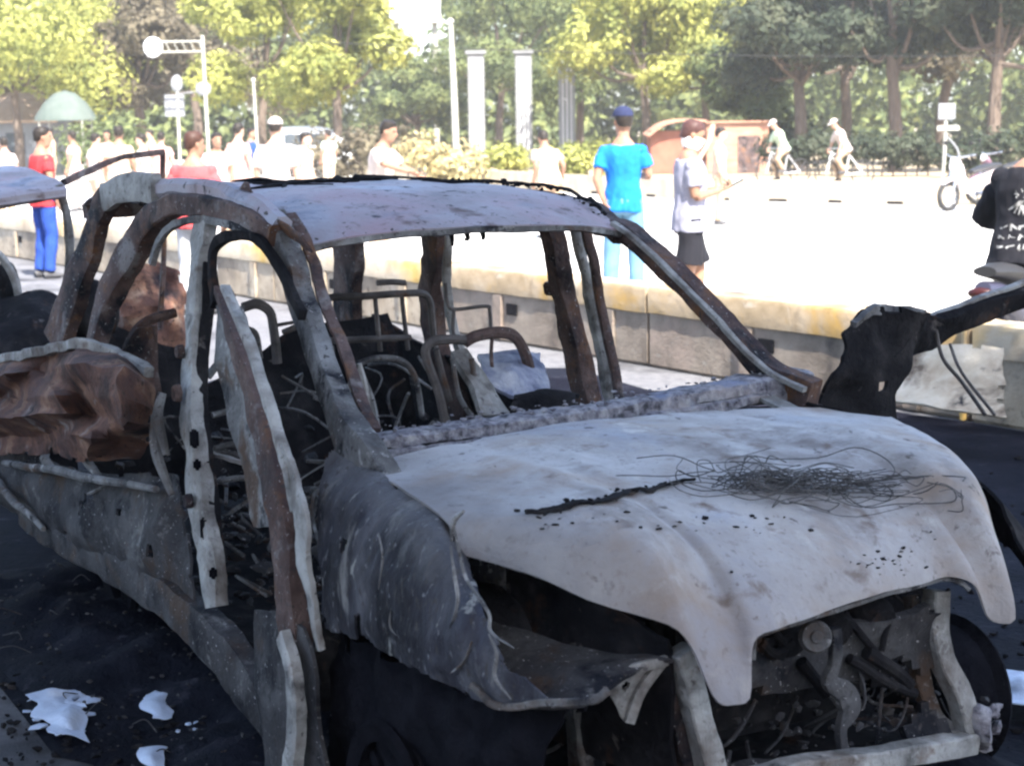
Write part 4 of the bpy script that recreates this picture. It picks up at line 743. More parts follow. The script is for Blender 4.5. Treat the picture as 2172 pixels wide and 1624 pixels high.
def person(label, loc, face, h=1.7, shirt=None, pants=None, skin=SKIN, hair=HAIR, shoe=None, armL=None, armR=None, legL=None, legR=None, hip=.93, lean=0.0, side_lean=0.0, look=0.0, nod=0.0, build=1.0, sleeve=.55, shorts=False,
           vox=.016, cap=None, mask=None, holds='', group='people on the street', hairlong=False, z0=.004):
    """local frame: +y is the person's front, +x the person's right... arms/legs are joint lists in metres for a 1.75 m figure"""
    k = h / 1.75; V = lambda a: Vector(a) * k
    root = thing('person', label, 'person', (loc[0], loc[1], z0), face, group)
    H = V((0, 0, hip)); tilt = Matrix.Rotation(-lean, 3, 'X') @ Matrix.Rotation(side_lean, 3, 'Y')
    T = lambda a: H + tilt @ (V(a))                # torso space measured from the hips
    up = (tilt @ Vector((0, 0, 1))).normalized(); X = (tilt @ Vector((1, 0, 0))).normalized()
    torso = [T((0, 0, -.06)), T((0, 0, .06)), T((0, .005, .18)), T((0, .01, .34)), T((0, 0, .43)), T((0, -.005, .50)), T((0, -.005, .56))]
    tr = [(.155, .115), (.165, .118), (.148, .105), (.168, .120), (.168, .108), (.118, .082), (.062, .058)]; tr = [(a * build * k, b * build * k) for a, b in tr]
    sh = {1: T((.172 * (.5 + .5 * build), 0, .445)), -1: T((-.172 * (.5 + .5 * build), 0, .445))}
    hipj = {1: H + V((.09, 0, -.03)), -1: H + V((-.09, 0, -.03))}
    arms = {1: armR or [(.24, -.02, 1.16), (.25, .06, .92)], -1: armL or [(-.24, -.02, 1.16), (-.25, .06, .92)]}
    legs = {1: legR or [(.11, .03, .50), (.12, -.02, .085)], -1: legL or [(-.11, .03, .50), (-.12, -.02, .085)]}
    J = {s: [sh[s]] + [V(a) for a in arms[s]] for s in (1, -1)}; G = {s: [hipj[s]] + [V(a) for a in legs[s]] for s in (1, -1)}
    look_m = Matrix.Rotation(look, 3, up) @ Matrix.Rotation(-nod, 3, X); fw = (look_m @ (tilt @ Vector((0, 1, 0)))).normalized(); hup = (look_m @ up).normalized()
    hc = T((0, .02, .70)) + fw * .01 * k
    def arm(bm, s, infl=0, upto=1.0, cuff=0):
        a, e, w = J[s]; ar = [.052 * k * build, .052 * k * build, .041 * k, .040 * k, .034 * k, .027 * k]; P = [a.lerp(T((0, 0, .42)), .25), a.lerp(e, .3), e - (e - a) * .08, e + (w - e) * .1, e.lerp(w, .55), w]
        if upto < 1: q = a.lerp(e, upto + .1); P = [P[0], a.lerp(e, .3), q]; ar = [ar[0], ar[1] + .004, ar[1] + cuff]
        etube(bm, P, ar, None, 3, 12, infl)
        ball(bm, a, (.054 * k * build + infl * .7,) * 3, 2)
    def legf(bm, s, infl=0, upto=None, flare=0):
        a, n_, f_ = G[s]; P = [a + V((0, 0, .04)), a.lerp(n_, .35), n_ - (n_ - a) * .05, n_ + (f_ - n_) * .25, n_.lerp(f_, .6), f_]; r = [(.088 * k * build, .098 * k * build), .083 * k * build, .058 * k, .056 * k, .044 * k, .037 * k]
        if upto: P = [P[0], P[1], a.lerp(n_, upto)]; r = [r[0], r[1], (r[1] * .95 + flare)]
        elif infl: r = [r[0], r[1], .066 * k, .064 * k, .058 * k, .056 * k]
        etube(bm, P, r, (1, 0, 0), 3, 12, infl)
    bm = bmesh.new(); etube(bm, torso, tr, X, 3, 18)
    etube(bm, [T((0, 0, .52)), T((0, .01, .60)), hc - hup * .04 * k], [(.06 * k, .06 * k), (.052 * k, .055 * k), (.05 * k, .055 * k)], X, 3, 14)
    head_mesh(bm, hc, fw, hup, k)
    for s in (1, -1): arm(bm, s); legf(bm, s)
    body = remesh(bm, vox * k)
    for s in (1, -1):
        a, e, w = J[s]; d = (w - e).normalized(); pn = Vector((-s * .8, .4, 0)) if abs(d.z) > .6 else Vector((-s * .3, 0, 1)) 
        hand(body, w, d, pn, k, .3, 1, hold=(s == 1 and 'R' in holds) or (s == -1 and 'L' in holds))
    n_skin = len(body.faces); S = fw.cross(hup)
    for s in (-1, 1): ball(body, hc + fw * .083 * k + S * s * .032 * k + hup * .012 * k, .013 * k, 2)
    body.faces.ensure_lookup_table()
    for f in body.faces[n_skin:]: f.material_index = 1
    obj('body', body, [skin, EYE], root)
    # hair cap
    bm = bmesh.new(); rings = []
    for z, a, b, off in [(-.045, .05, .05, -.052), (-.02, .070, .066, -.038), (.02, .083, .086, -.022), (.06, .085, .098, -.010), (.10, .070, .086, -.006), (.122, .04, .05, -.006)]:
        rings.append(ering(bm, hc + hup * z * k + fw * off * k, S, fw, a * k, b * k, 18))
    loft(bm, rings)
    if hairlong: etube(bm, [hc - fw * .06 * k, hc - fw * .10 * k - hup * .12 * k, hc - fw * .09 * k - hup * .24 * k], [(.07 * k, .05 * k), (.075 * k, .04 * k), (.05 * k, .02 * k)], S, 3, 12)
    for v in bm.verts: v.co += crumple(v.co, .006, 22)
    obj('hair', bm, hair, root)
    if cap:
        bm = bmesh.new(); rings = [ering(bm, hc + hup * z * k + fw * o_ * k, S, fw, a * k, b * k, 18) for z, a, b, o_ in [(.05, .092, .108, -.004), (.085, .088, .102, -.004), (.12, .062, .074, -.004), (.138, .02, .024, -.004)]]
        loft(bm, rings); etube(bm, [hc + fw * .08 * k + hup * .058 * k, hc + fw * .13 * k + hup * .055 * k, hc + fw * .17 * k + hup * .045 * k], [(.075 * k, .008 * k), (.07 * k, .007 * k), (.045 * k, .006 * k)], S, 3, 12); obj('cap', bm, cap, root)
    if mask:
        bm = bmesh.new(); rings = [ering(bm, hc + hup * z * k + fw * (.012 + o_) * k, S, fw, a * k, b * k, 18) for z, a, b, o_ in [(-.115, .052, .066, .0), (-.07, .074, .092, .0), (-.02, .078, .100, .0), (-.012, .07, .09, .0)]]; loft(bm, rings); obj('face_mask', bm, mask, root)
    # shirt
    bm = bmesh.new(); etube(bm, [T((0, 0, -.10))] + torso[1:6], [(.185 * build * k, .135 * build * k)] + tr[1:6], X, 3, 18, .016 * k)
    for s in (1, -1): arm(bm, s, .011 * k, sleeve, .008 * k)
    sb = remesh(bm, vox * k)
    for v in sb.verts: v.co += crumple(v.co, .009 * k, 7, h * 10) + crumple(v.co, .005 * k, 18, h) + Vector((0, 1, 0)) * (.007 * k * noise.noise(Vector((v.co.x * 26, v.co.y * 8, v.co.z * 7 + h * 9))))
    obj('shirt', sb, shirt, root)
    bm = bmesh.new(); etube(bm, [T((0, 0, .03)), T((0, 0, -.06)), H + V((0, 0, -.12))], [(.165 * build * k, .122 * build * k), (.172 * build * k, .13 * build * k), (.13 * k, .11 * k)], X, 3, 16, .008 * k)
    for s in (1, -1): legf(bm, s, .014 * k, .86 if shorts else None, .022 * k)
    pb = remesh(bm, vox * k)
    for v in pb.verts: v.co += crumple(v.co, .009 * k, 8, h * 3)
    obj('shorts' if shorts else 'trousers', pb, pants, root)
    for s in (1, -1):
        f_ = G[s][2]; bm = bmesh.new(); d = Vector((s * .12, 1, 0)).normalized(); b0 = Vector((f_.x, f_.y, f_.z - .05 * k))
        etube(bm, [b0 - d * .07 * k, b0 - d * .02 * k + Vector((0, 0, .012 * k)), b0 + d * .08 * k, b0 + d * .17 * k], [(.03 * k, .034 * k), (.038 * k, .048 * k), (.046 * k, .034 * k), (.03 * k, .018 * k)], d.cross(Vector((0, 0, 1))), 4, 12)
        obj('shoe', bm, shoe or mat('dark_shoe', (.05, .05, .055), .6), root)
    return root
def gpt(px, d): p = wat(px, 400, d); return (p.x, p.y)
def face_dir(dx, dy): return math.atan2(-dx, dy)          # heading whose local +y looks along (dx,dy)
BLUE = cloth('bright_blue_cotton', (.01, .14, .50)); LBLUE = cloth('faded_blue_denim', (.10, .20, .29)); GREYT = cloth('light_grey_cotton', (.24, .24, .30)); BLK = cloth('black_cotton', (.012, .012, .016))
NAVY = cloth('navy_denim', (.02, .05, .16)); RED = cloth('red_cotton', (.36, .03, .035)); PRED = cloth('faded_red_cotton', (.48, .07, .075)); WHT = cloth('white_cotton', (.46, .40, .37)); CRM = cloth('cream_cotton', (.44, .33, .25)); PNK = cloth('pale_pink_cotton', (.44, .27, .24)); TAN = cloth('tan_cloth', (.35, .25, .17)); GRN = cloth('pale_green_cotton', (.45, .55, .42)); WMASK = cloth('white_face_mask', (.78, .76, .76))
person('man in a bright blue shirt and faded jeans standing with his back to us', gpt(1322, 17), face_dir(.25, 1), 1.82, BLUE, LBLUE, look=.5, build=.93, vox=.012,
       armL=[(-.225, -.08, 1.13), (-.16, -.10, .93)], armR=[(.225, .03, 1.15), (.13, .20, 1.14)], sleeve=.55, cap=cloth('dark_blue_cap', (.02, .025, .06)))
person('man in a light grey tee and black shorts looking at his phone', gpt(1462, 14.8), face_dir(1, .05), 1.70, GREYT, BLK, shorts=True, nod=.30, mask=WMASK, build=1.06, vox=.012,
       armR=[(.20, .02, 1.12), (.05, .25, 1.17)], armL=[(-.20, .02, 1.12), (-.03, .26, 1.18)], holds='RL', legL=[(-.11, .10, .50), (-.12, .06, .085)], legR=[(.11, -.02, .50), (.12, -.20, .10)], hair=noisy('dark_brown_hair', [(.3, (.035, .017, .016)), (.7, (.08, .042, .038))], 50, .5))
ph = bpy.context.scene.objects
pw = gpt(1462, 14.8); bm = bmesh.new(); box(bm, (0, 0, 0), (.075, .15, .011), 0, .5, 0, .004); o = obj('phone', bm, mat('black_glass_phone', (.02, .02, .025), .2)); o.location = (pw[0] + .37, pw[1] - .02, 1.19); o.rotation_euler = (0, .0, -1.57); tag(o, 'dark phone held by the man in the light grey tee', 'phone')
person('man in a dark red shirt and blue trousers standing beyond the wreck at far left', gpt(90, 21), face_dir(.75, .65), 1.73, RED, cloth('strong_blue_trousers', (.02, .055, .26)), look=-.3, vox=.014, armL=[(-.24, .02, 1.16), (-.16, .22, 1.02)])
person('broad man in a faded red shirt seen from behind over the wreck roof', gpt(412, 16.6), face_dir(.2, 1), 1.66, PRED, cloth('pale_grey_trousers', (.45, .45, .46)), look=-.75, build=1.08, vox=.014, hair=noisy('brown_black_hair', [(.3, (.03, .015, .012)), (.7, (.06, .03, .022))], 50, .5))
person('person all in white with a white cap walking on the sunlit street', gpt(587, 23), face_dir(.1, 1), 1.80, WHT, WHT, SKIN2, vox=.018, cap=WHT, build=1.05, sleeve=.9)
person('person in a loose white shirt stretching an arm out to the right', gpt(800, 21), face_dir(.9, -.3), 1.76, WHT, CRM, SKIN, vox=.018, lean=.18, armR=[(.22, .18, 1.25), (.16, .46, 1.16)], armL=[(-.24, .20, 1.22), (-.14, .48, 1.10)], build=1.12, sleeve=.8)
person('thin man in a pale pink shirt facing the street', gpt(508, 30), face_dir(.5, .8), 1.76, PNK, TAN, SKIN2, vox=.02)
person('person in a cream shirt bending by the far kerb, above the wreck roof', gpt(1166, 27), face_dir(-.4, .9), 1.62, CRM, TAN, SKIN, vox=.02, lean=.3, build=1.1)
crowd = [(256, 30, 1.74, CRM, 'slim person in cream with hands at sides, left of the red shirted back'), (205, 34, 1.62, WHT, 'short person in white among the left crowd, right of the man in dark red'), (306, 33, 1.60, WHT, 'person in white standing just right of the slim person in cream'), (160, 38, 1.66, PNK, 'person in pink beyond the man in dark red'),
    (345, 36, 1.62, PNK, 'person in pale pink half hidden behind the faded red shirt'), (462, 27, 1.62, WHT, 'person in white just right of the faded red shirt'), (648, 29, 1.60, CRM, 'short person in cream right of the person all in white'), (14, 32, 1.58, WHT, 'person in white at the left edge of the crowd'), (1525, 30, 1.58, CRM, 'person in cream behind the man with the phone')]
extra = [(112, 46, 'far row, between the tent poles'), (232, 43, 'far row, left of the slim person in cream'), (325, 47, 'far row, left of the sign board pole'), (535, 42, 'far row, at the foot of the thin pale pole'), (700, 46, 'far row, right of the small white van')]
for i, (px, d, where) in enumerate(extra): crowd.append((px, d, rng.uniform(1.55, 1.75), [TAN, PNK, CRM, NAVY, GRN][i % 5], 'small figure in %s clothes, %s' % (['tan', 'pink', 'cream', 'navy', 'pale green'][i % 5], where)))
for i, (px, d, h, c, lab) in enumerate(crowd):
    person(lab, gpt(px, d), rng.uniform(-3, 3), h, c, rng.choice([TAN, CRM, WHT]), rng.choice([SKIN, SKIN2]), vox=.024, group='crowd on the sunlit street', hair=HAIR, look=rng.uniform(-.4, .4), build=rng.uniform(.95, 1.1))
# ================================================================== two-wheelers
CHROME = mat('scratched_chrome', (.55, .55, .56), .3, 1.0); RUBBER = noisy('tyre_rubber', [(.3, (.015, .015, .016)), (.7, (.04, .04, .04))], 20, .85)
def torus(bm, c, R, r, axis=(1, 0, 0), seg=28, n=10): lathe(bm, [(R + r * math.cos(2 * math.pi * k / n), r * math.sin(2 * math.pi * k / n)) for k in range(n)], c, axis, seg, ring=True)
def scooter(label, loc, rzv, paint, group='motorcycles beyond the barrier', plate=True):
    """local +y forward"""
    t = thing('motorcycle', label, 'motorcycle', (loc[0], loc[1], .004), rzv, group)
    for y in (-.62, .62):
        bm = bmesh.new(); torus(bm, (0, y, .28), .235, .048); w = obj('wheel', bm, RUBBER, t)
        bm = bmesh.new(); lathe(bm, [(.19, .02), (.2, .012), (.2, -.012), (.19, -.02)], (0, y, .28), (1, 0, 0), 24, ring=True)
        for k in range(5): a = k * 1.2566; bar(bm, [Vector((0, y, .28)), Vector((0, y + .19 * math.cos(a), .28 + .19 * math.sin(a)))], .03, .025, (1, 0, 0), 2)
        obj('rim', bm, CHROME, w)
    bm = bmesh.new(); etube(bm, [(0, -.75, .72), (0, -.55, .66), (0, -.2, .52), (0, .08, .42), (0, .28, .50), (0, .42, .78), (0, .46, .92)], [(.05, .05), (.12, .09), (.14, .13), (.11, .12), (.13, .08), (.16, .07), (.09, .06)], (1, 0, 0), 4, 14); obj('body_shell', bm, paint, t)
    bm = bmesh.new(); etube(bm, [(0, .40, .52), (0, .58, .58), (0, .80, .50)], [(.06, .03), (.085, .03), (.05, .02)], (1, 0, 0), 4, 12); obj('front_mudguard', bm, paint, t)
    bm = bmesh.new(); etube(bm, [(0, .06, .70), (0, -.15, .74), (0, -.45, .80), (0, -.72, .82)], [(.08, .03), (.13, .05), (.12, .055), (.07, .03)], (1, 0, 0), 4, 12); obj('seat', bm, mat('black_vinyl_seat', (.02, .02, .022), .5), t)
    for s in (-1, 1):
        bm = bmesh.new(); tube(bm, [(s * .07, .42, .86), (s * .08, .62, .28)], .022); obj('fork', bm, CHROME, t)
    bm = bmesh.new(); tube(bm, [(-.34, .30, 1.02), (-.12, .42, .98), (.12, .42, .98), (.34, .30, 1.02)], .014); hb = obj('handlebar', bm, CHROME, t)
    for s in (-1, 1):
        bm = bmesh.new(); tube(bm, [(s * .36, .27, 1.02), (s * .25, .35, 1.0)], .02); obj('grip', bm, RUBBER, hb)
        bm = bmesh.new(); tube(bm, [(s * .22, .38, 1.0), (s * .28, .40, 1.2)], .006); ball(bm, (s * .30, .39, 1.23), (.06, .012, .04)); obj('mirror', bm, RUBBER, hb)
    bm = bmesh.new(); ball(bm, (0, .50, .90), (.08, .05, .07)); obj('headlight', bm, mat('clear_lens', (.7, .7, .7), .15), t)
    bm = bmesh.new(); ball(bm, (0, -.78, .70), (.08, .03, .035)); obj('tail_light', bm, mat('dark_red_lens', (.03, .006, .006), .4), t)
    bm = bmesh.new(); tube(bm, [(.12, -.1, .28), (.14, -.4, .30), (.15, -.78, .40)], [.025, .04, .045]); obj('exhaust', bm, CHROME, t)
    bm = bmesh.new(); tube(bm, [(-.12, .02, .36), (-.2, .02, .02)], .012); obj('kickstand', bm, RUBBER, t)
    if plate: bm = bmesh.new(); box(bm, (0, -.80, .58), (.20, .008, .12), bev=.003); obj('number_plate', bm, mat('white_plate', (.7, .7, .7), .5), t)
    return t
rp = wat(2176, 560, 10.9); RZ = face_dir(.55, .8)
scooter('dark motorcycle carrying the rider in black at right edge', (rp.x + .02, rp.y + .05), RZ, mat('dark_bike_paint', (.03, .03, .05), .35))
rider = person('rider in a black shirt with white back print, on a motorcycle', (rp.x, rp.y), RZ, 1.76, BLK, BLK, hip=.88, lean=.22, build=1.22, vox=.012, sleeve=.95, group='people on the street',
       armR=[(.34, .22, 1.06), (.34, .46, 1.04)], armL=[(-.34, .22, 1.06), (-.34, .46, 1.04)], legL=[(-.24, .36, .66), (-.26, .22, .18)], legR=[(.24, .36, .66), (.26, .22, .18)], holds='RL', cap=BLK)
for ch in rider.children:
    if ch.name.startswith('shirt'): rshirt = ch
# white print on the back: a ragged burst over three rows of glyph-like strokes, laid 3 mm proud of the cloth
RT_ = BVHTree.FromPolygons([v.co for v in rshirt.data.vertices], [p.vertices[:] for p in rshirt.data.polygons])
def on_back(x, z):
    h = RT_.ray_cast(Vector((x, -1.5, z)), Vector((0, 1, 0))); return (h[0] + Vector((0, -.004, 0))) if h[0] else None
bm = bmesh.new()
def stroke(a, b, w):
    n = 5; d = (Vector((b[0] - a[0], 0, b[1] - a[1]))).normalized(); s = Vector((-d.z, 0, d.x)) * w / 2; L_, R__ = [], []
    for i in range(n + 1):
        t = i / n; x, z = a[0] + (b[0] - a[0]) * t, a[1] + (b[1] - a[1]) * t; p, q = on_back(x + s.x, z + s.z), on_back(x - s.x, z - s.z)
        if p is None or q is None: return
        L_.append(bm.verts.new(p)); R__.append(bm.verts.new(q))
    for i in range(n): bm.faces.new((L_[i], R__[i], R__[i + 1], L_[i + 1]))
for k in range(30):
    a = rng.uniform(0, 6.28); r = rng.uniform(.04, .12); q = rng.uniform(0, .05); a2 = a + rng.uniform(-.3, .3); stroke((q * math.cos(a), 1.20 + q * math.sin(a)), (r * math.cos(a2), 1.20 + r * .8 * math.sin(a2)), rng.uniform(.004, .012))
for row, z in enumerate((1.02, .965, .91)):
    x = -.13
    while x < .13:
        w = rng.uniform(.012, .05); stroke((x, z + rng.uniform(0, .01)), (x + rng.uniform(-.005, .012), z + rng.uniform(.015, .042)), rng.uniform(.006, .016)); stroke((x, z + rng.uniform(0, .035)), (x + w, z + rng.uniform(0, .04)), rng.uniform(.005, .014)); x += w + rng.uniform(.005, .025)
obj('back_print', bm, noisy('cracked_white_ink', [(.35, (.05, .05, .05)), (.5, (.22, .22, .22)), (.65, (.34, .34, .34))], 30, .85), rshirt)
p = wat(2062, 400, 33.5); scooter('pale pink and white scooter parked across the street by the signpost', (p.x, p.y), face_dir(-.75, -.5), noisy('pale_pink_paint', [(.4, (.55, .42, .42)), (.6, (.72, .68, .68))], 6, .4))
p = wat(2130, 400, 36); scooter('dark scooter parked behind the pale pink scooter', (p.x, p.y), face_dir(-.8, -.3), mat('plum_paint', (.12, .06, .08), .4))
def bicycle(label, loc, rzv, paint, shirt, plabel, z0=.004):
    t = thing('bicycle', label, 'bicycle', (loc[0], loc[1], z0), rzv, 'bicycles across the street')
    for y in (-.50, .52):
        bm = bmesh.new(); torus(bm, (0, y, .34), .32, .02, seg=30, n=8); w = obj('wheel', bm, RUBBER, t); bm = bmesh.new()
        for k in range(12): a = k * math.pi / 6; tube(bm, [(0, y, .34), (0, y + .31 * math.cos(a), .34 + .31 * math.sin(a))], .003, n=1, sides=4)
        obj('spokes', bm, CHROME, w)
    bm = bmesh.new()
    for a, b in (((0, -.5, .34), (0, -.02, .30)), ((0, -.02, .30), (0, .40, .78)), ((0, -.12, .80), (0, .40, .82)), ((0, -.12, .86), (0, -.02, .30)), ((0, -.5, .34), (0, -.12, .78)), ((0, .38, .90), (0, .52, .34))): tube(bm, [a, b], .018, n=2)
    obj('frame', bm, paint, t)
    bm = bmesh.new(); tube(bm, [(-.28, .30, .98), (-.1, .40, .96), (.1, .40, .96), (.28, .30, .98)], .012); obj('handlebar', bm, CHROME, t)
    bm = bmesh.new(); ball(bm, (0, -.16, .90), (.08, .13, .03)); obj('saddle', bm, RUBBER, t)
    person(plabel, (loc[0], loc[1]), rzv, 1.70, shirt, TAN, SKIN2, hip=1.0, lean=.45, vox=.024, armR=[(.25, .24, 1.15), (.26, .30, 1.0)], armL=[(-.25, .24, 1.15), (-.26, .30, 1.0)], legL=[(-.12, .30, .72), (-.10, .10, .42)], legR=[(.12, .26, .60), (.10, .12, .22)], group='cyclists across the street', cap=WHT, sleeve=.9, z0=z0)
p = wat(1792, 400, 46); bicycle('bicycle ridden left by the person in white, right of the other cyclist', (p.x, p.y), face_dir(-.9, -.3), mat('white_frame', (.6, .6, .6), .4), WHT, 'person in white riding a bicycle beyond the far kerb wall')
p = wat(1662, 400, 48); bicycle('bicycle ridden by the person in pale green', (p.x, p.y), face_dir(-.9, -.4), mat('grey_frame', (.4, .4, .42), .4), GRN, 'person in pale green riding a bicycle left of the white cyclist')
# ================================================================== trees and things across the street
def leafmat(name, a, b, c, trans=.35):
    if name in MAT: return MAT[name]
    m = noisy(name, [(.32, a), (.5, b), (.68, c)], .9, .55, detail=4); n = m.node_tree.nodes; L = m.node_tree.links; bsdf = n['Principled BSDF']; out = n['Material Output']
    tr = n.new('ShaderNodeBsdfTranslucent'); mx = n.new('ShaderNodeMixShader'); mx.inputs[0].default_value = trans
    src = bsdf.inputs['Base Color'].links[0].from_socket; L.new(src, tr.inputs[0]); L.new(bsdf.outputs[0], mx.inputs[1]); L.new(tr.outputs[0], mx.inputs[2]); L.new(mx.outputs[0], out.inputs[0]); return m
LEAF_Y = leafmat('yellow_green_leaves', (.10, .12, .035), (.25, .26, .07), (.42, .40, .11))
LEAF_G = leafmat('mid_green_leaves', (.04, .06, .028), (.11, .135, .055), (.22, .24, .09))
LEAF_D = leafmat('dark_olive_leaves', (.02, .028, .018), (.042, .054, .034), (.08, .085, .05))
LEAF_B = leafmat('brownish_dry_leaves', (.06, .05, .035), (.12, .10, .065), (.22, .19, .12))
BARK = noisy('grey_brown_bark', [(.3, (.06, .045, .035)), (.6, (.13, .10, .08)), (.75, (.20, .17, .14))], 5, .9, bump=.6, stretch=(3, 3, .6))
def leaves(blobs, n, size, seed, flat=.55):
    r = random.Random(seed); V, F = [], []; tot = sum(b[3] ** 2 for b in blobs)
    for (x, y, z, rad) in blobs:
        for _ in range(int(n * rad * rad / tot)):
            u = Vector((r.gauss(0, 1), r.gauss(0, 1), r.gauss(0, 1))).normalized(); q = rad * r.uniform(.45, 1.05)
            p = Vector((x, y, z)) + Vector((u.x * q, u.y * q, u.z * q * .75))
            if noise.noise(p * (1.6 / max(.6, rad)) + Vector((seed, 0, 0))) < -.22: continue
            s = size * r.uniform(.5, 1.3); a = (u + Vector((r.uniform(-.7, .7), r.uniform(-.7, .7), r.uniform(-.2, .9)))).normalized(); t = a.orthogonal().normalized(); t = Matrix.Rotation(r.uniform(0, 6.3), 3, a) @ t; w = a.cross(t)
            b = len(V); V += [p - t * s, p - w * s * flat * .8 + a * s * .12, p + t * s, p + w * s * flat - a * s * .1]; F.append((b, b + 1, b + 2, b + 3))
    return V, F
def tree(label, loc, H, R, mt, n=4200, size=.2, seed=1, trunk=.16, fork=.45, group='trees across the street', low=.5, name='leafy_tree', cat='tree', nb=9):
    r = random.Random(seed); t = thing(name, label, cat, (loc[0], loc[1], 0), r.uniform(0, 6.28), group)
    bm = bmesh.new(); fz = H * fork; tip = Vector((r.uniform(-.3, .3), r.uniform(-.3, .3), H * .85))
    tube(bm, [(0, 0, -.1), (r.uniform(-.1, .1), r.uniform(-.1, .1), fz * .5), (r.uniform(-.2, .2), r.uniform(-.2, .2), fz), tip], [trunk * 1.25, trunk, trunk * .8, trunk * .25], n=5, sides=9, amp=.03, seed=seed)
    blobs = []
    for k in range(nb):
        a = k * 2.4 + r.uniform(-.4, .4); q = R * (.25 + .75 * ((k + .5) / nb)) * r.uniform(.7, 1); z = H * r.uniform(low, .93) - .12 * q; br = R * r.uniform(.30, .50)
        c = Vector((math.cos(a) * q, math.sin(a) * q, z)); blobs.append((c.x, c.y, c.z, br))
        tube(bm, [(0, 0, fz * r.uniform(.8, 1.1)), c * .5 + Vector((0, 0, fz * .35)), c], [trunk * .5, trunk * .3, trunk * .1], n=4, sides=6, amp=.04, seed=seed + k)
    blobs.append((tip.x, tip.y, tip.z, R * .45)); obj('trunk', bm, BARK, t)
    V, F = leaves(blobs, n, size, seed); me = bpy.data.meshes.new('crown'); me.from_pydata(V, [], F); link('crown', me, t, [mt]); return t
# (px, depth, height, radius, leaf, label)
TR = [(40, 66, 7.5, 3.4, LEAF_Y, 'yellow green tree filling the upper left corner'), (190, 74, 8, 3.0, LEAF_Y, 'bright tree left of the lamp with white disc'), (300, 70, 7.2, 2.2, LEAF_B, 'brownish tree right behind the white disc lamp'), (420, 82, 8.5, 3.2, LEAF_B, 'dry brown crown right of the lamp arm'),
      (560, 66, 7.5, 2.6, LEAF_Y, 'yellow green tree above the person all in white'), (715, 62, 7.2, 2.2, LEAF_Y, 'broad yellow tree just left of the white billboard'), (880, 88, 4.6, 2.2, LEAF_G, 'low green tree directly under the white billboard'), (1060, 84, 8.6, 2.9, LEAF_G, 'mid green tree rising behind the white columns'),
      (1230, 76, 7.6, 3.0, LEAF_G, 'green tree right of the white columns'), (1370, 66, 7.2, 2.8, LEAF_Y, 'sunlit yellow green tree above the man in blue'), (1500, 72, 7.6, 2.8, LEAF_Y, 'yellow topped tree above the orange hut'), (1600, 64, 5.0, 1.9, LEAF_G, 'lower green tree beside the orange hut'),
      (1700, 60, 7.5, 2.4, LEAF_D, 'dark olive tree leaning right of the orange hut'), (1800, 70, 8.5, 2.6, LEAF_D, 'dark tree above the white cyclist'), (1900, 58, 8.0, 2.2, LEAF_D, 'dark thin trunked tree left of the signpost'), (2000, 66, 8.5, 2.5, LEAF_B, 'brownish tree behind the signpost'), (2110, 56, 8.0, 2.4, LEAF_D, 'dark tree in the upper right corner'),
      (2200, 64, 8.5, 2.6, LEAF_B, 'brownish tree cut off by the right edge')]
for i, (px, d, H, R, mt, lab) in enumerate(TR):
    w = wat(px, 300, d); tree(lab, (w.x, w.y), H, R * 1.22, mt, 15000, .125, 100 + i, .2 if mt in (LEAF_D, LEAF_B) else .16, low=.40 if mt is not LEAF_D else .5)
# far wood behind
bl = []; r2 = random.Random(5)
for k in range(100):
    px = -150 + k * 25; w = wat(px, 300, r2.uniform(96, 125)); hole_ = 820 < px < 945
    for z in ((1.2, 2.6, 4.0) if hole_ else (1.0, 2.6, 4.4, 6.2, 8.0, 9.8)): bl.append((w.x + r2.uniform(-1, 1), w.y, z + r2.uniform(-.8, .8), r2.uniform(1.6, 2.4)))
V, F = leaves(bl, 90000, .34, 9); me = bpy.data.meshes.new('far_wood'); me.from_pydata(V, [], F); tag(link('far_wood', me, None, [LEAF_G]), 'dense far wood behind the street trees', 'wood', kind='stuff')
bl = []
for k in range(120):
    px = (-2600 + k * 40) if k < 60 else (2350 + (k - 60) * 45); w = wat(px, 300, r2.uniform(90, 120))
    for z in (1.5, 4.2, 7.0, 9.5): bl.append((w.x + r2.uniform(-1.5, 1.5), w.y, z + r2.uniform(-.8, .8), r2.uniform(2.0, 2.8)))
V, F = leaves(bl, 40000, .5, 12); me = bpy.data.meshes.new('outer_wood'); me.from_pydata(V, [], F); tag(link('outer_wood', me, None, [LEAF_G]), 'far wood continuing to both sides of the street', 'wood', kind='stuff')
# bushes
def bush(label, pxa, pxb, d, h, mt, seed, n=2600, size=.09, name='bush'):
    a, b = wat(pxa, 350, d), wat(pxb, 350, d); w = (b - a).length; r = random.Random(seed); c = (a + b) / 2; t = thing(name, label, 'bush', (c.x, c.y, 0), 0, 'bushes across the street')
    blobs = [(-w / 2 + w * (k + .5) / 7, r.uniform(-.3, .3), h * r.uniform(.35, .62), h * r.uniform(.36, .5)) for k in range(7)]; V, F = leaves(blobs, n, size, seed); me = bpy.data.meshes.new('foliage'); me.from_pydata(V, [], F); link('foliage', me, t, [mt])
    bm = bmesh.new()
    for bx in blobs: tube(bm, [(bx[0], bx[1], -.05), (bx[0] + r.uniform(-.1, .1), bx[1], bx[2])], [.03, .012], n=3, sides=5)
    obj('stem', bm, BARK, t); return t
bush('bright yellow green bush left of the man in blue', 1190, 1285, 50, 1.45, LEAF_Y, 21); bush('yellowish bush right of the white lamp pole', 1010, 1110, 52, 1.3, LEAF_Y, 22); bush('dry straw coloured bush around the white lamp pole', 880, 1000, 50, 1.6, leafmat('straw_leaves', (.25, .20, .09), (.38, .31, .15), (.5, .44, .24)), 23)
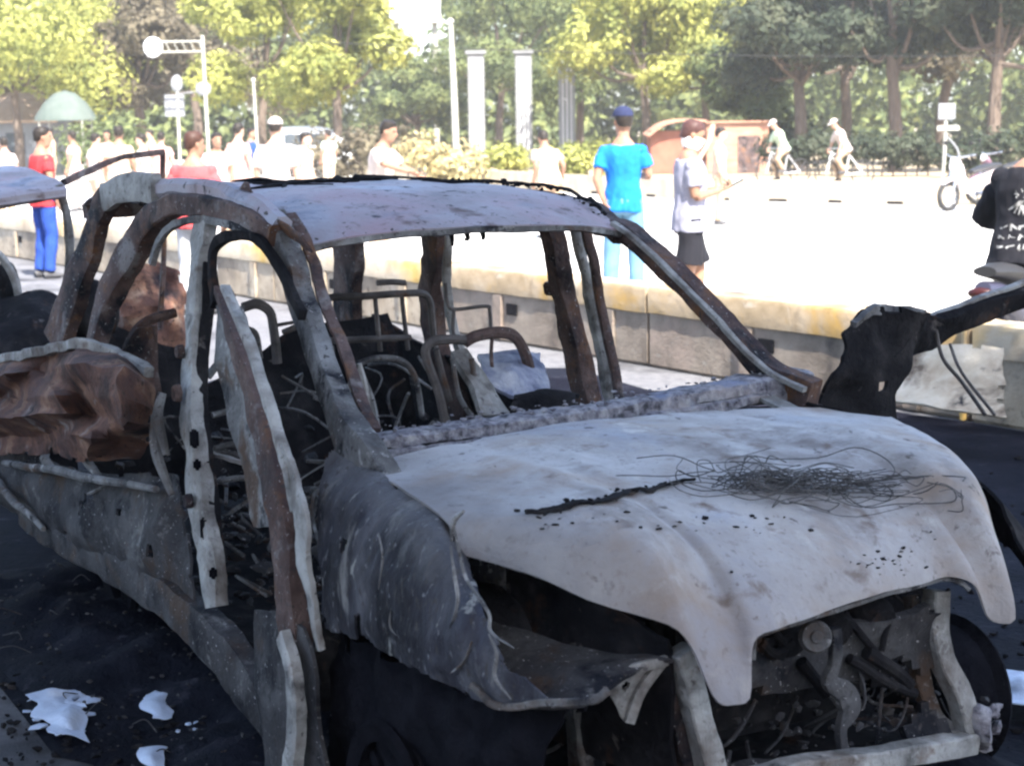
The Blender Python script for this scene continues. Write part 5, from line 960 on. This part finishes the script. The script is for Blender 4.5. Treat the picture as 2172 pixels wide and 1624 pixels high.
bush('dark green hedge behind the white cyclist', 1625, 1800, 56, 1.5, LEAF_D, 24, 3600); bush('dark green hedge left of the signpost', 1800, 1985, 54, 1.5, LEAF_D, 25, 3600); bush('dark hedge behind the parked scooters', 2000, 2200, 52, 1.6, LEAF_D, 26, 3600); bush('brown dry hedge behind the person with outstretched arm', 660, 880, 54, 1.9, LEAF_B, 27, 4200)
bush('green shrub above the orange hut roof', 1600, 1690, 62, 2.3, LEAF_D, 28, 2600); bush('pale shrub behind the left crowd', 150, 330, 58, 2.4, LEAF_G, 29, 3600)
# white columns
M_col = noisy('whitewashed_plaster', [(.3, (.15, .155, .16)), (.7, (.21, .21, .22))], 2, .9)
for px, lab in ((1012, 'white square column nearest the lamp pole'), (1112, 'middle white square column'), (1203, 'white square column farthest right, partly behind leaves')):
    w = wat(px, 300, 70); bm = bmesh.new(); box(bm, (0, 0, 2.15), (.62, .62, 4.3), bev=.02); o = obj('column', bm, M_col); o.location = (w.x, w.y, 0); tag(o, lab, 'column', 'white columns across the street')
    bm = bmesh.new(); box(bm, (0, 0, 4.36), (.78, .78, .14), bev=.02); obj('capital', bm, M_col, o); bm = bmesh.new(); box(bm, (0, 0, .2), (.9, .9, .4), bev=.02); obj('plinth', bm, M_col, o)
    bm = bmesh.new()
    for k in (-1, 0, 1): box(bm, (k * .16, -.315, 2.4), (.05, .014, 3.4))
    obj('flute', bm, noisy('grey_groove', [(.3, (.4, .4, .41)), (.7, (.5, .5, .5))], 3, .9), o)
M_pole = noisy('pale_painted_pole', [(.3, (.22, .215, .185)), (.7, (.32, .31, .27))], 3, .7)
w = wat(968, 300, 50); t = thing('lamp_pole', 'tall cream lamp pole in front of the white columns', 'lamp pole', (w.x, w.y, 0)); bm = bmesh.new(); tube(bm, [(0, 0, 0), (-.04, 0, 2.4), (-.10, 0, 4.4)], [.11, .09, .065], n=4); obj('pole', bm, M_pole, t)
bm = bmesh.new(); ball(bm, (-.10, 0, 4.44), (.10, .10, .09)); obj('lamp_head', bm, M_pole, t); bm = bmesh.new(); lathe(bm, [(.0, .3), (.13, .3), (.16, .02), (.2, 0)], (0, 0, 0), (0, 0, 1), 16); obj('base', bm, M_pole, t)
w = wat(440, 300, 45); t = thing('street_lamp', 'street lamp with a white disc at the end of its level arm', 'street lamp', (w.x, w.y, 0)); zz = lambda y: 1.70 + (262 - y) * 45 / FPX
bm = bmesh.new(); tube(bm, [(.04, 0, 0), (0, 0, 2.0), (-.03, 0, zz(72))], .045); obj('pole', bm, M_pole, t)
bm = bmesh.new(); tube(bm, [(-.03, 0, zz(84)), (-1.2, 0, zz(84))], .022, n=2); tube(bm, [(-.03, 0, zz(105)), (-1.2, 0, zz(105))], .022, n=2)
for k in range(6): tube(bm, [(-.2 * k - .03, 0, zz(105)), (-.2 * k - .13, 0, zz(84))], .012, n=1, sides=5)
obj('arm', bm, M_pole, t); bm = bmesh.new(); ball(bm, (-1.24, 0, zz(95)), (.24, .12, .25)); obj('disc', bm, mat('gloss_white', (.85, .85, .85), .3), t)
w = wat(380, 300, 46); t = thing('sign_board', 'pale rounded sign boards on a thin pole under the lamp arm', 'sign', (w.x, w.y, 0)); bm = bmesh.new(); tube(bm, [(0, 0, 0), (0, 0, zz(150))], .04, n=2); obj('pole', bm, M_pole, t)
bm = bmesh.new(); box(bm, (-.08, 0, zz(215)), (.5, .04, .55), bev=.015); obj('lower_board', bm, M_col, t); bm = bmesh.new(); ball(bm, (0, -.03, zz(168)), (.15, .04, .22)); obj('upper_board', bm, M_col, t); bm = bmesh.new(); ball(bm, (.66, -.03, zz(180)), (.2, .05, .18)); tube(bm, [(0, 0, zz(190)), (.66, 0, zz(185))], .015, n=2); obj('side_board', bm, M_col, t)
w = wat(545, 300, 44); bm = bmesh.new(); tube(bm, [(.03, 0, 0), (0, 0, 1.5), (-.04, 0, 2.75)], .035); o = obj('pole', bm, M_pole); bmh = bmesh.new(); ball(bmh, (-.04, 0, 2.8), .06); obj('finial', bmh, M_pole, o); o.location = (w.x, w.y, 0); tag(o, 'plain thin pale pole left of the person all in white', 'pole')
# signpost right
w = wat(2006, 300, 34); t = thing('signpost', 'pale signpost with small boards beside the parked scooter', 'signpost', (w.x, w.y, 0)); zs = lambda y: 1.70 + (262 - y) * 34 / FPX
bm = bmesh.new(); tube(bm, [(-.1, 0, 0), (-.03, 0, .8), (0, 0, zs(235))], .035); obj('post', bm, M_pole, t); bm = bmesh.new(); box(bm, (0, -.04, zs(250)), (.32, .03, .30), bev=.01); obj('board', bm, M_col, t); bm = bmesh.new(); box(bm, (.03, -.04, zs(285)), (.42, .03, .1), bev=.01); obj('name_board', bm, M_pole, t)
bm = bmesh.new(); tube(bm, [(0, 0, zs(300)), (.22, 0, zs(330)), (.25, 0, zs(365)), (.05, 0, zs(400))], .02); obj('bent_hoop', bm, M_col, t)
# orange hut
M_or = noisy('orange_brown_boards', [(.3, (.24, .115, .075)), (.55, (.33, .18, .125)), (.75, (.38, .25, .18))], 1.4, .85, stretch=(1, 1, 5)); w = wat(1495, 350, 60)
t = thing('hut', 'low orange brown hut with a sloping roof behind the man with the phone', 'hut', (w.x, w.y, 0)); bm = bmesh.new(); box(bm, (.95, 0, .8), (2.0, 2.0, 1.6), bev=.02); obj('wall', bm, M_or, t)
bm = bmesh.new(); box(bm, (-.95, .2, .7), (1.75, 1.6, 1.4), bev=.02); obj('side_wall', bm, noisy('dark_red_boards', [(.3, (.17, .065, .045)), (.7, (.25, .11, .075))], 2, .85), t)
bm = bmesh.new(); sheet(bm, [[(-1.95, -1.0, 1.25), (-1.4, -1.0, 1.62), (-.7, -1.0, 1.75), (-.05, -1.0, 1.72)], [(-1.95, 1.2, 1.3), (-1.4, 1.2, 1.66), (-.7, 1.2, 1.78), (-.05, 1.2, 1.75)]], 4, 3, .06); obj('roof', bm, M_or, t); bm = bmesh.new(); bar(bm, [(-.35, -1.05, .4), (.0, -1.06, 1.0), (.15, -1.05, 1.6)], .14, .05, (0, 1, 0), 4); obj('brace', bm, CRM, t)
bm = bmesh.new(); box(bm, (1.0, 0, 1.64), (2.2, 2.2, .07), bev=.01); obj('flat_roof', bm, M_or, t); bm = bmesh.new(); box(bm, (1.3, -1.005, .6), (.7, .02, 1.2)); obj('door', bm, M_brown(), t)
# billboard / white building top
w = wat(880, 20, 96); t = thing('billboard', 'large blank white billboard showing between the crowns at the top', 'billboard', (w.x, w.y, 0)); bm = bmesh.new(); box(bm, (0, 0, 8.3), (2.6, .3, 2.4), bev=.02); obj('panel', bm, mat('white_vinyl', (.82, .82, .82), .6), t)
bm = bmesh.new(); box(bm, (0, -.2, 6.95), (2.7, .5, .12)); obj('catwalk', bm, M_pole, t)
for s in (-1, 1): bm = bmesh.new(); tube(bm, [(s * 1.0, .1, 0), (s * 1.0, .1, 7.1)], .15, n=2); obj('leg', bm, M_pole, t)
# left: canopy, tent, white van, low house
w = wat(140, 262, 62); t = thing('market_tent', 'grey green dome tent behind the left crowd', 'tent', (w.x, w.y, 0)); bm = bmesh.new(); lathe(bm, [(0, 3.0), (.35, 2.9), (.7, 2.6), (1.0, 2.15), (1.05, 2.0)], (0, 0, 0), (0, 0, 1), 20); obj('canopy', bm, noisy('grey_green_canvas', [(.3, (.06, .078, .068)), (.7, (.09, .105, .095))], 2, .9), t)
for a in (.8, 2.4, 3.9, 5.5): bm = bmesh.new(); tube(bm, [(math.cos(a), math.sin(a), 0), (math.cos(a), math.sin(a), 2.05)], .03, n=2); obj('pole', bm, M_pole, t)
w = wat(20, 262, 70); t = thing('low_house', 'low brown roofed white house at the left edge behind the crowd', 'house', (w.x, w.y, 0)); bm = bmesh.new(); box(bm, (-1, 0, 1.05), (6, 3, 2.1)); obj('wall', bm, M_col, t); bm = bmesh.new(); sheet(bm, [[(-4.3, -2, 2.05), (2.3, -2, 2.05)], [(-4.3, 0, 3.1), (2.3, 0, 3.1)], [(-4.3, 2, 2.05), (2.3, 2, 2.05)]], 6, 3, .1, smooth=False); obj('roof', bm, noisy('faded_tile_roof', [(.3, (.25, .17, .12)), (.7, (.36, .27, .2))], 4, .9), t)
for k in range(3): bm = bmesh.new(); box(bm, (-2.6 + 1.6 * k, -1.505, 1.2), (.7, .03, .8)); obj('window', bm, mat('dark_pane', (.05, .06, .07), .15), t)
w = wat(655, 262, 62); t = thing('white_van', 'small white van parked behind the short person in cream', 'van', (w.x, w.y, 0), .25); bm = bmesh.new(); etube(bm, [(-1.0, 0, .95), (-.98, 0, .95), (.3, 0, .95), (.85, 0, .85), (1.3, 0, .72), (1.32, 0, .72)], [(.6, .5), (.78, .72), (.78, .74), (.76, .6), (.7, .36), (.5, .25)], (0, 1, 0), 3, 16); obj('body', bm, mat('white_paint', (.75, .75, .75), .35), t)
bm = bmesh.new(); box(bm, (-.2, -.775, 1.25), (1.5, .02, .4), bev=.008); obj('side_window', bm, mat('dark_pane', (.05, .06, .07), .15), t)
for sx in (-.7, .8):
    for sy in (-.66, .66): bm = bmesh.new(); torus(bm, (sx, sy, .28), .2, .09, (0, 1, 0)); lathe(bm, [(0, .05), (.2, .05), (.2, -.05), (0, -.05)], (sx, sy, .28), (0, 1, 0), 16); obj('wheel', bm, RUBBER, t)
# overhead cable
a, b = wat(500, 84, 52), wat(2400, 118, 52); bm = bmesh.new(); tube(bm, [a.lerp(b, k / 12) + Vector((0, 0, .25 * ((k - 6) / 6) ** 2 - .2)) for k in range(13)], .012, n=2, sides=5); tag(obj('overhead_cable', bm, RUBBER), 'thin overhead cable crossing in front of the trees', 'cable')
# the roadside trees on this side whose crowns shade the wreck (behind and beside the camera)
def shade_tree(label, c, rad, base, n, seed):
    t = thing('shade_tree', label, 'tree', (base[0], base[1], 0), 0, 'roadside trees behind the camera'); r = random.Random(seed); off = Vector((c[0] - base[0], c[1] - base[1], 0)); bm = bmesh.new()
    tube(bm, [(0, 0, -.1), off * .1 + Vector((0, 0, 2.2)), off * .5 + Vector((0, 0, c[2] - 1.5)), off + Vector((0, 0, c[2]))], [.38, .3, .22, .1], n=5, sides=10, amp=.04); blobs = []
    for k in range(36):
        a = k * 2.4; q = ((k + .5) / 36) ** .5; p = off + Vector((math.cos(a) * q * rad[0], math.sin(a) * q * rad[1], c[2] + r.uniform(-.5, .5) * rad[2])); blobs.append((p.x, p.y, p.z, r.uniform(1.2, 1.7)))
        tube(bm, [off * .5 + Vector((0, 0, c[2] - 1.5)), (p + off) * .5, p], [.1, .06, .02], n=3, sides=6)
    obj('trunk', bm, BARK, t); V, F = leaves(blobs, n, .17, seed); me = bpy.data.meshes.new('crown'); me.from_pydata(V, [], F); link('crown', me, t, [LEAF_G]); return t
shade_tree('roadside tree standing behind the camera, crown over the wreck', (2.6, .2, 7.2), (4.2, 4.6, 1.6), (5.2, -3.5), 66000, 3)
shade_tree('roadside tree left behind the camera', (-4.0, 3.0, 7.4), (3.8, 4.4, 1.6), (-6.5, -2.0), 60000, 4)

bl = []; r3 = random.Random(8)  # unseen foliage added to block low sky and darken camera-facing surfaces
for k in range(46):
    x = -46 + 2 * k
    for z in (1.0, 3.0, 5.0, 7.0): bl.append((x + r3.uniform(-1, 1), -13 + r3.uniform(-1.5, 1.5), z, r3.uniform(1.5, 2.0)))
V, F = leaves(bl, 30000, .34, 19); me = bpy.data.meshes.new('sky_block_foliage'); me.from_pydata(V, [], F); tag(link('sky_block_foliage', me, None, [LEAF_D]), 'added unseen foliage wall behind the camera, blocking the low sky', 'wood', kind='stuff')
# ---- thin warm air over the whole street
bm = bmesh.new(); box(bm, (0, 135, 8.5), (560, 420, 19)); hz = obj('haze', bm, mat('haze_air'), smooth=False); hz['kind'] = 'stuff'
hm = MAT['haze_air']; hn = hm.node_tree; hn.nodes.remove(hn.nodes['Principled BSDF']); pv = hn.nodes.new('ShaderNodeVolumePrincipled'); pv.inputs['Color'].default_value = (.95, .93, .9, 1); pv.inputs['Density'].default_value = .0009; pv.inputs['Anisotropy'].default_value = .2
hn.links.new(pv.outputs[0], hn.nodes['Material Output'].inputs['Volume'])
